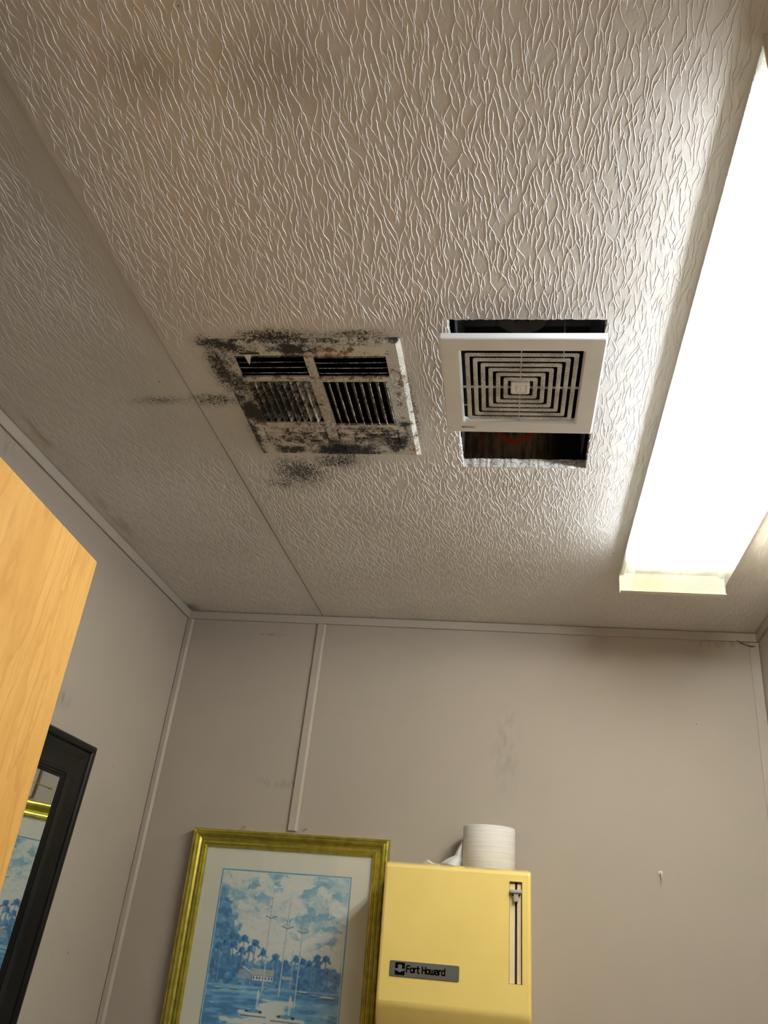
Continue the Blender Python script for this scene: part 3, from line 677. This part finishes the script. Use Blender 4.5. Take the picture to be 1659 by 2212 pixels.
# ================================================================== EXHAUST FAN
FR = math.radians(2.1)
fan = thing('exhaust_fan', (-0.0324, 1.0188, ZC), (0, 0, FR), 'square white plastic exhaust fan cover of nested rings, hanging loose below its ceiling hole', 'fan')
hw, hl = .1157, .1164
vs, fs = sq_loft([(hw - .002, hl - .002, .003, -.0245), (hw, hl, .003, -.0255), (hw, hl, .003, -.0325), (hw - .0006, hl - .0006, .003, -.0342), (hw - .0022, hl - .0022, .003, -.0350),
                  (.0895, .0905, .003, -.0350), (.0882, .0892, .003, -.0344), (.0868, .0878, .003, -.0305), (.0866, .0876, .003, -.0245)], closed=True)
cover = mesh('cover_frame', vs, fs, m_plast, fan)
for k in range(6):
    R_ = .0250 + .0111 * k; w = .0064; q = R_ + (.0005 if k > 3 else 0)
    vs, fs = sq_loft([(R_, q, .0035, -.0316), (R_, q, .0035, -.0330), (R_ - .0007, q - .0007, .003, -.0336), (R_ - w + .0007, q - w + .0007, .0024, -.0336), (R_ - w, q - w, .002, -.0330), (R_ - w, q - w, .002, -.0316)], closed=True)
    mesh('ring', vs, fs, m_dusty, fan)
vs, fs = sq_loft([(.0140, .0140, .003, -.0270), (.0140, .0140, .003, -.0328), (.0130, .0130, .003, -.0338), (.0098, .0098, .0025, -.0338), (.0090, .0090, .0025, -.0324), (.0078, .0078, .002, -.0324), (.0046, .0046, .0012, -.0330),
                  (.0042, .0042, .0012, -.0342), (.0020, .0020, .0008, -.0342), (.0016, .0016, .0006, -.0332)], cap=True)
mesh('center_boss', vs, fs, m_plast, fan)
box('rib', m_dusty, (-.087, .087, -.0008, .0008, -.0322, -.0290), fan); box('rib', m_dusty, (-.0008, .0008, -.0875, .0875, -.0322, -.0290), fan)
# corner posts that tie the outer ring to the frame
vs, fs = sq_loft([(.0128, .0034, .0006, -.0351), (.0126, .0032, .0006, -.0355), (.0118, .0026, .0005, -.0355), (.0116, .0024, .0005, -.0351)], closed=True)
vs = [(x - .0800, y + .1010, z) for x, y, z in vs]
bd = mesh('badge_rim', vs, fs, m_plast, fan)
vs, fs = lettering('BROAN', .0042, .0008, .30, ((-.0908, .1031, -.0349), (1, 0, 0), (0, -1, 0), (0, 0, -1)), .0006)
mesh('lettering', vs, fs, m_lever, fan)
bm = bmesh.new()
for i in range(420):
    k = random.randrange(6); R_ = .025 + .0111 * k - random.choice((0.0, .0064)); a = random.uniform(-R_, R_); sd = random.randrange(4)
    p = [(a, -R_), (a, R_), (R_, a), (-R_, a)][sd]
    fuzz(bm, (p[0], p[1], -.0332), (random.gauss(0, .7), random.gauss(0, .7), -.35), random.uniform(.0012, .0042), .00014)
for i in range(9):
    fuzz(bm, (random.uniform(0, .08), random.uniform(-.085, -.05), -.0336), (random.gauss(0, 1), random.gauss(0, .4), -.05), random.uniform(.012, .024), .00016)
lt = from_bm('dust_fibre', bm, m_lint, fan); lt['kind'] = 'stuff'; lt['label'] = 'grey dust fibres along the ring edges'
# housing in the hole (open steel box), motor and the mounting springs
bm = bmesh.new()
for b6 in ((-.098, -.0965, -.110, .262, .0185, .150), (.112, .1135, -.110, .262, .0185, .150), (-.098, .1135, -.1115, -.110, .0185, .150), (-.098, .1135, -.1115, .07, .1485, .150)): bx(bm, *b6)
hs = from_bm('fan_housing', bm, m_galv, fan)
vs, fs = loft([[(r * math.cos(2 * math.pi * k / 20), -.02 + r * math.sin(2 * math.pi * k / 20), z) for k in range(20)] for r, z in ((.045, .148), (.045, .095), (.040, .090), (.012, .088), (.010, .075))], cap=True)
mesh('fan_motor', vs, fs, m_blackp, fan)
bm = bmesh.new(); tube(bm, [(-.088, .055, -.0245), (-.086, .10, .008), (-.084, .16, .05), (-.083, .20, .12)], .0007, 5); from_bm('spring_wire', bm, m_steel, fan)
bm = bmesh.new(); tube(bm, [(.06, -.06, -.0245), (.062, -.055, .04), (.07, -.04, .13)], .0009, 5); from_bm('spring_wire', bm, m_steel, fan)
ins = tag(box('insulation_batt', m_insul, (-.20, .16, 1.362, 1.43, 2.369, 2.60), bev=.004), 'dark brown insulation with a red printed arrow inside the ceiling hole', 'insulation')

# ================================================================== PICTURE
PA = -math.radians(1.4)
pw, ph = .4884, .640
pic = thing('framed_picture', (-0.5811, YB, 1.7821 - .0), (0, PA, 0), 'gold-framed picture of a blue harbour with palms and sailboats, on the back wall', 'picture')
# local: x right, z up (0 at the top edge), y toward the room is negative
gp = [(0, 0), (0, .0190), (.0022, .0232), (.0055, .0240), (.0075, .0222), (.0085, .0256), (.0120, .0285), (.0160, .0268), (.0190, .0215), (.0235, .0182), (.0275, .0182), (.0285, .0208), (.0315, .0212), (.0330, .0185), (.0355, .0185), (.0385, .0150), (.0400, .0105), (.0400, .006), (.0380, .002)]
def rails(parent, w, h, profile, mat, name='frame_rail'):
    c0 = [(-w / 2, 0), (w / 2, 0), (w / 2, -h), (-w / 2, -h)]
    inn = [(1, -1), (-1, -1), (-1, 1), (1, 1)]
    for i in range(4):
        j = (i + 1) % 4; vs = []
        for k in (i, j):
            for d_, z_ in profile: vs.append((c0[k][0] + inn[k][0] * d_, -z_ - .0006, c0[k][1] + inn[k][1] * d_))
        n = len(profile); fs = [(a, a + 1, n + a + 1, n + a) for a in range(n - 1)] + [(n - 1, 0, n, 2 * n - 1), tuple(range(n)), tuple(range(n, 2 * n))]
        o = mesh(name, vs, fs, mat, parent)
rails(pic, pw, ph, gp, m_gold)
box('mat_board', m_mat, (-pw / 2 + .036, pw / 2 - .036, -.0095, -.0070, -ph + .036, -.036), pic)
# painted print -> colours on a fine grid
NW, ASP = 250, 1.447; NH = int(NW * ASP); AS = ASP / .84
U, Tt = np.meshgrid((np.arange(NW) + .5) / NW, (np.arange(NH) + .5) / NH * AS)
def vnoise(f, fy=None, seed=0):
    r = np.random.default_rng(seed); fy = fy or f; gx, gy = int(f) + 2, int(fy * AS) + 2
    g = r.random((gy, gx)); x = U * f; y = Tt * fy; xi = x.astype(int); yi = y.astype(int); a = x - xi; b = y - yi; a = a * a * (3 - 2 * a); b = b * b * (3 - 2 * b)
    return (g[yi, xi] * (1 - a) + g[yi, xi + 1] * a) * (1 - b) + (g[yi + 1, xi] * (1 - a) + g[yi + 1, xi + 1] * a) * b
def fbm(f, s, fy=None): return (vnoise(f, fy, s) * .5 + vnoise(f * 2.1, (fy or f) * 2.1, s + 1) * .3 + vnoise(f * 4.3, (fy or f) * 4.3, s + 2) * .2)
def sm(x, a, b): t = np.clip((x - a) / (b - a), 0, 1); return t * t * (3 - 2 * t)
IM = np.zeros((NH, NW, 3))
def paint(mask, colr): global IM; k = np.clip(mask, 0, 1)[..., None]; IM = IM * (1 - k) + np.array(colr) / 255.0 * k
def cells(f, seed):   # brush strokes
    U = globals()['U'] + .045 * (fbm(22, seed + 300) - .5) + .03 * (fbm(50, seed + 310) - .5); Tt = globals()['Tt'] + .045 * (fbm(20, seed + 320) - .5) + .03 * (fbm(46, seed + 330) - .5)
    r = np.random.default_rng(seed); px = r.random((int(f * f * AS), 2)) * [1, AS]; best = np.full(U.shape, 9.); out = np.zeros(U.shape); val = r.random(len(px))
    for (a, b), v in zip(px, val):
        d = (U - a) ** 2 + ((Tt - b) * 1.5) ** 2; k = d < best; best[k] = d[k]; out[k] = v
    return out
IM[:] = np.array((196, 196, 188)) / 255
cl = cells(17, 5); cf = cells(11, 8)
paint(sm(.55 * cl + .45 * cf, .45, .9) * .7, (168, 178, 182))
skyblue = sm(.7 * fbm(5, 11) + .3 * fbm(16, 15) + .30 * (U - .45) - .42 * Tt + .22 * (cl - .5), .37, .58)
paint(skyblue * .60, (116, 158, 184)); paint(skyblue * sm(cl, .45, .85) * .55, (84, 138, 174)); paint(sm(cells(30, 21), .6, .95) * .35, (160, 174, 182)); paint(sm(cells(26, 25), .75, .95) * .3, (206, 204, 196)); paint(sm(cf, .72, .85) * .5 * (Tt < .6), (214, 206, 192))
paint(sm(fbm(4, 31), .55, .75) * (U < .75) * (Tt > .15) * .45, (206, 200, 192))
# left tree mass
tm = sm(.20 - .35 * np.abs(Tt - .55) - U + .16 * (fbm(14, 41) - .5) + .06 * (fbm(30, 44) - .5) + .03, 0, .05) * sm(Tt, .10, .2)
paint(tm * .9, (72, 132, 176)); paint(tm * sm(fbm(24, 47), .45, .65) * .8, (42, 102, 156)); paint(tm * sm(cells(30, 12), .75, .9) * .5, (130, 170, 190))
# far tree line, house, shore
th = .755 - .06 * fbm(9, 51) - .05 * np.exp(-((U - .53) / .1) ** 2) - .04 * (U < .3)
tl = sm(Tt + .07 * (fbm(26, 55) - .5), th - .005, th + .025) * sm(Tt, .90, .98) ** 0 * (Tt < .90)
paint(tl * .95, (62, 124, 172)); paint(tl * sm(fbm(34, 58), .45, .62) * .7, (34, 92, 148)); paint(tl * sm(cells(36, 61), .8, .92) * .55, (120, 166, 196))
def line(x0, t0, x1, t1, w, colr, a=1.0):
    dx, dy = x1 - x0, t1 - t0; s = np.clip(((U - x0) * dx + (Tt - t0) * dy) / (dx * dx + dy * dy + 1e-9), 0, 1)
    d = np.hypot(U - x0 - s * dx, Tt - t0 - s * dy); paint((1 - sm(d, w * .5, w * .5 + .004)) * a, colr)
def blob(x, t, rx, ry, colr, a=1.0, rag=.5, seed=3):
    d = np.hypot((U - x) / rx, (Tt - t) / ry) + rag * (fbm(38, seed) - .5) * 2; paint((1 - sm(d, .75, 1.05)) * a, colr)
# palms
for i, (x, t) in enumerate([(.25, .545), (.335, .575), (.235, .635), (.30, .62), (.40, .64), (.50, .67), (.645, .665), (.70, .685), (.75, .695), (.80, .65), (.865, .645), (.805, .70), (.89, .745), (.155, .53), (.17, .60), (.95, .77), (.57, .715), (.06, .62), (.11, .58)]):
    line(x, t, x + .008 * ((i % 3) - 1), t + .17, .006, (62, 112, 156), .8)
    blob(x, t, .027, .030, (44, 104, 160), .95, .55, 70 + i)
    for a in (-2.7, -2.2, -.95, -.45, .25, 2.9): line(x, t, x + .037 * math.cos(a), t + .034 * -math.sin(a) * (-1 if a > 0 else 1) + (.022 if abs(a) > 2.5 or abs(a) < .5 else 0), .006, (52, 112, 164), .9)
    blob(x - .008, t + .006, .010, .012, (24, 76, 132), .8, .4, 90 + i)
for i in range(14): x = .05 + .93 * rng.random(); line(x, .60 + .12 * rng.random(), x, .88, .004, (120, 150, 176), .55)
k = ((U > .235) & (U < .33) & (Tt > .775 + .5 * np.abs(U - .268)) & (Tt < .845)); paint(k * .85, (134, 150, 164)); line(.215, .80, .268, .755, .008, (70, 110, 140)); line(.268, .755, .34, .80, .008, (170, 174, 172))
paint(((U > .33) & (U < .50) & (Tt > .765) & (Tt < .81)) * .9, (160, 160, 152)); paint(((U > .345) & (U < .495) & (Tt > .815) & (Tt < .85)) * .9, (208, 212, 210))
for x in np.arange(.355, .49, .022): paint(((np.abs(U - x) < .006) & (Tt > .822) & (Tt < .842)) * .85, (40, 74, 112))
paint(((U > .56) & (U < .64) & (Tt > .80) & (Tt < .825)) * .8, (176, 176, 168))
# water
wt = sm(Tt, .885, .905); wn = fbm(5, 101, 26)
paint(wt, (92, 150, 190)); paint(wt * sm(wn, .5, .7) * .8, (52, 116, 170)); paint(wt * sm(fbm(6, 107, 34), .58, .7) * .6, (150, 184, 202))
refl = sm(fbm(6, 111, 22) + .75 * np.exp(-((U - .50) / (.16 + .25 * (Tt - .9))) ** 2) * sm(Tt, .92, 1.0), .72, .98)
paint(wt * refl * .92, (208, 210, 204)); paint(wt * sm(fbm(5, 121, 30) + .35 * np.abs(U - .5), .62, .75) * .7, (44, 108, 164))
line(.0, .905, 1.0, .90, .012, (140, 170, 188), .45)
for (x, t, w, h) in ((.90, .935, .13, .022), (.72, .91, .10, .02), (.10, .93, .08, .016), (.22, .925, .08, .012), (.80, .925, .06, .012), (.45, .90, .05, .012)):
    blob(x, t, w * .5, h * .5, (58, 88, 112), .8, .3, int(x * 200)); blob(x, t - h * .45, w * .45, h * .3, (206, 208, 202), .8, .3, int(x * 300))
# boats with tall masts
for x0, xt, t0, tb, ts, x1 in ((.425, .425, .21, .93, .375, .40), (.548, .560, .24, .95, .445, .545), (.668, .675, .39, 1.02, .47, .655)):
    line(xt, t0, x0, tb, .004, (112, 134, 150), .9); line(xt + .003, t0, x0 + .003, tb, .003, (196, 200, 198), .7)
    xm = xt + (x0 - xt) * (ts - t0) / (tb - t0); line(xm, ts, xm - .036, ts - .017, .005, (108, 124, 138)); line(xm, ts, xm + .042, ts - .018, .005, (108, 124, 138))
for bx_, bt, bw in ((.385, 1.095, .20), (.62, 1.115, .24)):
    blob(bx_ + .02, bt - .14, .010, .030, (208, 212, 210), .9, .3, 7)
    line(bx_ + .02, bt - .17, bx_ + .02, bt - .02, .012, (196, 204, 206), .6)
    line(bx_ - bw / 2, bt - .012, bx_ + bw / 2, bt, .022, (214, 214, 206), .95); line(bx_ - bw / 2.3, bt + .012, bx_ + bw / 2.2, bt + .014, .006, (92, 104, 118), .9)
    blob(bx_, bt - .025, bw * .30, .016, (66, 128, 172), .9, .4, 17); blob(bx_ + .05, bt - .02, .014, .012, (24, 56, 96), .9, .3, 19); blob(bx_ - .05, bt - .022, .014, .010, (34, 70, 110), .9, .3, 23)
for i in range(26):
    x, t = .06 + .88 * rng.random(), .30 + .5 * rng.random(); line(x, t, x + .018, t + .006, .002, (120, 138, 150), .45)
line(.48, 1.16, .46, 1.30, .03, (96, 140, 170), .6)
# border lines of the print
e = np.minimum.reduce([U, 1 - U, Tt, AS - Tt]); paint((e < .013) * 1.0, (84, 138, 172)); paint(((e >= .013) & (e < .018)) * 1.0, (206, 208, 200))
IM *= (1 - .05 * (cells(40, 77)[..., None] - .5) * 2)
IM = np.clip(IM, 0, 1); LIN = np.where(IM <= .04045, IM / 12.92, ((IM + .055) / 1.055) ** 2.4) * 1.55
LIN = np.clip(LIN, 0, .80); LIN = LIN * .82 + .18 * LIN.mean(-1, keepdims=True)
pwid = .318; phei = pwid * ASP
me = bpy.data.meshes.new('print')
jj, ii = np.meshgrid(np.arange(NW), np.arange(NH))
co = np.stack([(jj / (NW - 1) - .5) * pwid, np.full(jj.shape, -.0098), -.0865 - ii / (NH - 1) * phei], -1).reshape(-1, 3)
base = (ii[:-1, :-1] * NW + jj[:-1, :-1]).ravel()
fq = np.stack([base, base + NW, base + NW + 1, base + 1], -1)
me.from_pydata(co.tolist(), [], fq.tolist())
att = me.color_attributes.new('paint', 'FLOAT_COLOR', 'POINT')
att.data.foreach_set('color', np.concatenate([LIN.reshape(-1, 3), np.ones((NW * NH, 1))], 1).astype(np.float32).ravel())
mp, nt, b_ = new_mat('printed_harbour_scene')
nt.links.new(N(nt, 'ShaderNodeAttribute', attribute_name='paint').outputs['Color'], b_.inputs['Base Color']); b_.inputs['Roughness'].default_value = 0.6; b_.inputs['Specular IOR Level'].default_value = 0.2
me.materials.append(mp); link('print', me, pic)
box('glass_pane', m_glass, (-pw / 2 + .037, pw / 2 - .037, -.0125, -.0110, -ph + .037, -.037), pic)

# ================================================================== MIRROR
mw, mh = 0.54, 0.78; tilt = math.radians(2.0)
mir = thing('wall_mirror', (XL, 1.6785 - mw / 2, 1.8746), (0, 0, math.radians(90)), 'mirror in a wide black frame on the left wall, partly behind the wooden door', 'mirror')
mir.rotation_euler = (Matrix.Rotation(math.radians(90), 3, 'Z') @ Matrix.Rotation(tilt, 3, 'X')).to_euler()
mir.location.x = XL + .0007 + mh * math.sin(tilt)
mprof = [(0.003, 0), (.003, .014), (.0065, .0165), (.0, .019), (.0, .026), (.003, .0305), (.008, .032), (.013, .030), (.0155, .026), (.0165, .0225), (.019, .0225), (.024, .0215), (.036, .0165), (.050, .0125), (.062, .0115), (.064, .0135), (.068, .0135), (.069, .0105), (.073, .0105), (.074, .008), (.079, .0065), (.080, .003), (.078, .001)]
mprof = [(a, b * .8) for a, b in mprof]
rails(mir, mw, mh, mprof, m_black)
m_mirror, nt, b_ = new_mat('silvered_glass'); b_.inputs['Metallic'].default_value = 1.0; b_.inputs['Roughness'].default_value = 0.015
nt.links.new(MIX(nt, NOISE(nt, OBJ(nt), 6.0), (0.86, 0.90, 0.885), (0.84, 0.885, 0.87)), b_.inputs['Base Color'])
box('mirror_glass', m_mirror, (-mw / 2 + .076, mw / 2 - .076, -.0050, -.0012, -mh + .076, -.076), mir)

# ================================================================== TOWEL DISPENSER
DA = -math.radians(1.4)
DX, DY, DZ = -0.1600, YB, 1.7310
dis = thing('towel_dispenser', (DX, DY, DZ), (0, DA, 0), 'yellow metal paper towel dispenser with a lever slot, on the back wall', 'dispenser')
hw = .1530; D = .2000
# front profile: (depth toward the room, z), z = 0 at the top
pr_ = [(0, 0), (.1860, -.0015), (.1930, -.0030), (.1980, -.0070), (D, -.0130)]
zb = -.2640
RB = .030
pr2 = [(D - RB * (1 - math.cos(a)), zb + .006 - RB * math.sin(a)) for a in [math.radians(q) for q in (0, 5, 10, 15, 20, 25)]] + [(.150, zb - .105), (.110, zb - .140), (0, zb - .140)]
sx0, sx1, sz0, sz1 = .1090, .1350, -.0255, -.2105      # lever slot, local x and z
bm = bmesh.new(); r = .006
def sect(x, inset):   # outline at x, drawn in slightly at the rounded side edges
    pts = [(d_, z_) for d_, z_ in pr_] + [(D, sz0), (D, sz1)] + pr2
    out = []
    for d_, z_ in pts:
        dd = d_ - inset if d_ > .09 else d_; zz = z_ - (inset if z_ > -.0131 and d_ < .19 else 0) + (inset if z_ < zb - .1 else 0)
        out.append(bm.verts.new((x, -dd - .0006, zz)))
    return out
xs_ = [(-hw, .006), (-hw + .0018, .0018), (-hw + .006, 0), (sx0, 0), (sx1, 0), (hw - .006, 0), (hw - .0018, .0018), (hw, .006)]
secs = [sect(x, i_) for x, i_ in xs_]; n = len(secs[0]); ks = len(pr_)
for a, (u, v) in enumerate(zip(secs, secs[1:])):
    for i in range(n):
        j = (i + 1) % n
        if a == 3 and i == ks: continue                  # the slot opening
        bm.faces.new((u[i], u[j], v[j], v[i]))
bm.faces.new(secs[0]); bm.faces.new(secs[-1][::-1])
s0, s1, s2, s3 = secs[3][ks], secs[4][ks], secs[4][ks + 1], secs[3][ks + 1]
bk = [bm.verts.new((q.co.x, -D + .016, q.co.z)) for q in (s0, s1, s2, s3)]
for p, q, a, b in ((s0, s1, bk[1], bk[0]), (s1, s2, bk[2], bk[1]), (s2, s3, bk[3], bk[2]), (s3, s0, bk[0], bk[3])): bm.faces.new((p, q, a, b))
bm.faces.new(bk)
bmesh.ops.recalc_face_normals(bm, faces=bm.faces)
body = from_bm('body', bm, m_disp, dis)
for p_ in body.data.polygons: p_.use_smooth = abs(p_.normal.x) < .02 and p_.normal.y < -.1 and p_.center.z < zb + .01
mod_edges = None
# slot panel: two cream strips with the black slit between
sm_ = (sx0 + sx1) / 2 + .0005
bm = bmesh.new(); bx(bm, sx0 + .0004, sm_ - .0022, -D + .0055, -D + .0158, sz1 + .0004, sz0 - .004, .0008); bx(bm, sm_ + .0022, sx1 - .0018, -D + .0055, -D + .0158, sz1 + .0004, sz0 - .004, .0008)
from_bm('slot_panel', bm, m_cream, dis)
box('lever_slit', m_blackp, (sm_ - .0022, sm_ + .0022, -D + .0095, -D + .0158, sz1 + .0004, sz0 - .0006), dis)
bm = bmesh.new()
bx(bm, sx0 + .0012, sx1 - .0012, -D - .0085, -D + .0050, sz0 - .022, sz0 - .0155, .0016); bx(bm, sm_ - .0052, sm_ + .0052, -D - .0050, -D + .0060, sz0 - .038, sz0 - .021, .0022)
from_bm('lever', bm, m_lever, dis)
for s in (-1, 1):
    bm = bmesh.new(); tube(bm, [(sm_ + s * .0068, -D + .001, sz0 - .0255), (sm_ + s * .0068, -D + .0056, sz0 - .0255)], .0016, 8); from_bm('lever_rivet', bm, m_blackp, dis)
# name plate
px0, px1, pz0, pz1 = -.1280 - .0005, .0115, -.2155, -.1875
cx, cz, ph_, pv_ = (px0 + px1) / 2, (pz0 + pz1) / 2, (px1 - px0) / 2, (pz1 - pz0) / 2
lo = [[(cx + x, -D - z - .0006, cz + y) for x, y in rrect(ph_ - i_, pv_ - i_, .003)] for i_, z in ((0, 0), (0, .0012), (.0006, .0017))]
vs, fs = loft(lo, cap=True); plate = mesh('name_plate', vs, fs, m_badge, dis)
YP = -D - .0006 - .0017
vs, fs = lettering('Fort Howard', .0112, .0026, .17, ((px0 + .0345, YP, pz0 + .0092), (1, 0, 0), (0, 0, 1), (0, -1, 0)), .0003)
mesh('lettering', vs, fs, m_ink, plate)
def flat(name, poly, mat, h0, h1, ox=0, oz=0):
    n = len(poly); vs = [(ox + x, YP - h, oz + z) for h in (h0, h1) for x, z in poly]
    fs = [tuple(range(n, 2 * n)), tuple(range(n))] + [(i, (i + 1) % n, n + (i + 1) % n, n + i) for i in range(n)]
    return mesh(name, vs, fs, mat, plate)
ex_, ez_ = px0 + .0210, cz
flat('emblem_ground', rrect(.0100, .0112, .0022), m_ink, .0001, .0003, ex_, ez_)
em = [(-.0098, .0004), (-.0040, .0006), (-.0036, .0022), (-.0046, .0036), (-.0044, .0058), (-.0028, .0074), (0, .0080), (.0028, .0074), (.0044, .0058), (.0046, .0036), (.0036, .0022), (.0040, .0006), (.0098, .0004), (.0098, -.0020), (0, -.0062), (-.0098, -.0020)]
flat('emblem_tree', em, m_greyink, .0002, .0005, ex_, ez_)

# ================================================================== TOILET ROLL ON THE DISPENSER
rx, ry, rz = -0.1012, 2.0235, 1.7345
roll = thing('toilet_roll', (rx, ry, rz), (0, -math.radians(1.2), 0), 'white toilet paper roll standing on top of the yellow dispenser', 'toilet paper')
NR = 48; R0 = .0587; HT = .0925
def circ(r, z): return [(r * math.cos(2 * math.pi * k / NR), r * math.sin(2 * math.pi * k / NR), z) for k in range(NR)]
vs, fs = loft([circ(.0205, 0), circ(R0 - .0008, 0), circ(R0, .0012), circ(R0, HT - .0012), circ(R0 - .0008, HT), circ(.0205, HT)], closed=True)
mesh('paper_wind', vs, fs, m_roll, roll, True)
vs, fs = loft([circ(.0203, .0002), circ(.0203, HT - .0004), circ(.0193, HT - .0004), circ(.0193, .0002)], closed=True)
mesh('cardboard_core', vs, fs, m_card, roll)
def pp(X, Y, dy=0.0):   # sheet outline points measured on the roll's left silhouette plane, metres in the roll's frame
    a, b = 900 + X / 7.213, 1770 + Y / 7.215
    return Vector((-.1597 + (a - 1003) * .00105 + (b - 1788) * .00005 - rx, dy, 1.8250 - (b - 1788) * .000985 + (a - 1003) * .000067 - rz - .0012))
rows = [((738, 285), (742, 285), -.002), ((690, 380), (741, 410), -.008), ((628, 500), (738, 520), -.016), ((600, 565), (735, 600), -.010), ((500, 605), (732, 660), -.022), ((425, 648), (728, 700), -.016), ((365, 690), (726, 735), -.026), ((430, 738), (724, 748), -.020)]
vs, fs = [], []; nc = 7
for (l, r_, bulge) in rows:
    for i in range(nc):
        t = i / (nc - 1); X = l[0] + (r_[0] - l[0]) * t; Y = l[1] + (r_[1] - l[1]) * t
        vs.append(pp(X, Y, bulge * math.sin(math.pi * t) * 1.0 + .004 * math.sin(5.0 * t + Y * .02) - .004 * (1 - t)))
for a in range(len(rows) - 1):
    for i in range(nc - 1): q = a * nc + i; fs.append((q, q + 1, q + nc + 1, q + nc))
k = len(vs); vs2 = [v + Vector((0, .0006, 0)) for v in vs]; fs2 = [tuple(k + x for x in f[::-1]) for f in fs]
mesh('loose_sheet', vs + vs2, fs + fs2, m_sheet, roll, True, fix=False)
tail = [((372, 686), (432, 728)), ((320, 682), (380, 722)), ((270, 676), (300, 712)), ((215, 640), (240, 702)), ((172, 612), (200, 696)), ((135, 655), (160, 692)), ((108, 672), (130, 690)), ((78, 658), (92, 686))]
vs, fs = [], []
for a, (l, r_) in enumerate(tail):
    for i in range(4):
        t = i / 3; vs.append(pp(l[0] + (r_[0] - l[0]) * t, l[1] + (r_[1] - l[1]) * t, -.018 * t + .005 * math.sin(a * 2.1 + i * 1.7)))
for a in range(len(tail) - 1):
    for i in range(3): q = a * 4 + i; fs.append((q, q + 1, q + 5, q + 4))
k = len(vs); vs2 = [v + Vector((0, .0006, 0)) for v in vs]; fs2 = [tuple(k + x for x in f[::-1]) for f in fs]
tl_ = mesh('torn_tail', vs + vs2, fs + fs2, m_tail, roll, False, fix=False); tl_['label'] = 'yellowed torn tail of the paper'

# ================================================================== SMALL THINGS ON THE WALL
bm = bmesh.new(); tube(bm, [(-.7060, YB + .004, 1.7905), (-.6960, YB - .026, 1.7870)], .0011, 8); tube(bm, [(-.6960, YB - .026, 1.7870), (-.6955, YB - .0275, 1.7868)], .0024, 10)
tag(from_bm('nail', bm, m_brass), 'brass nail sticking out of the wall above the left part of the gold picture frame', 'nail')
bm = bmesh.new(); tube(bm, [(-.5475, YB + .004, 1.7975), (-.5475, YB - .008, 1.7975)], .0010, 8); tube(bm, [(-.5475, YB - .008, 1.7975), (-.5475, YB - .0092, 1.7975)], .0022, 10)
tag(from_bm('nail', bm, m_steel), 'small grey nail in the wall just right of the batten end above the picture', 'nail')
hk = thing('cup_hook', (0.2775, YB, 1.7720), (0, 0, 0), 'small white cup hook screwed into the bare back wall right of the dispenser', 'hook')
vs, fs = loft([[(r * math.cos(2 * math.pi * k / 16), -h, r * math.sin(2 * math.pi * k / 16)) for k in range(16)] for r, h in ((.0050, .0005), (.0050, .0020), (.0030, .0034), (.0016, .0036))], cap=True)
mesh('base_disc', vs, fs, m_whitesteel, hk)
bm = bmesh.new(); tube(bm, [(0, -.003, 0), (0, -.010, 0)] + [(0, -.010 - .007 * math.sin(a), -.007 + .007 * math.cos(a)) for a in [math.radians(q) for q in range(15, 215, 20)]], .0013, 8)
from_bm('hook_wire', bm, m_whitesteel, hk)
bm = bmesh.new(); tube(bm, [(.487, YB - .0066, 2.3285), (.498, YB - .0052, 2.3215), (.508, YB - .0050, 2.3180), (.520, YB - .0062, 2.3135), (.5305, YB - .0058, 2.3140)], [.0006, .0011, .0008, .0015, .0007], 6)
tag(from_bm('cobweb_strand', bm, m_web), 'brown cobweb strand hanging in the upper right corner of the back wall', 'cobweb')
standin_pts = [(-.9426, 1.4700, 1.7705), (-.9422, 1.5100, 1.7702), (-.9422, 1.5450, 1.7697), (-.9424, 1.5760, 1.7694)]  # strand added on the glass, standing in for a thin bright reflection
bm = bmesh.new(); tube(bm, standin_pts, .0007, 6); tube(bm, [standin_pts[-1], tuple(a + (a - b) * .12 for a, b in zip(standin_pts[-1], standin_pts[-2]))], .0013, 8)
tag(from_bm('reflection_standin', bm, m_brass), 'thin brass strand added on the mirror glass in place of a reflected line', 'stand-in')
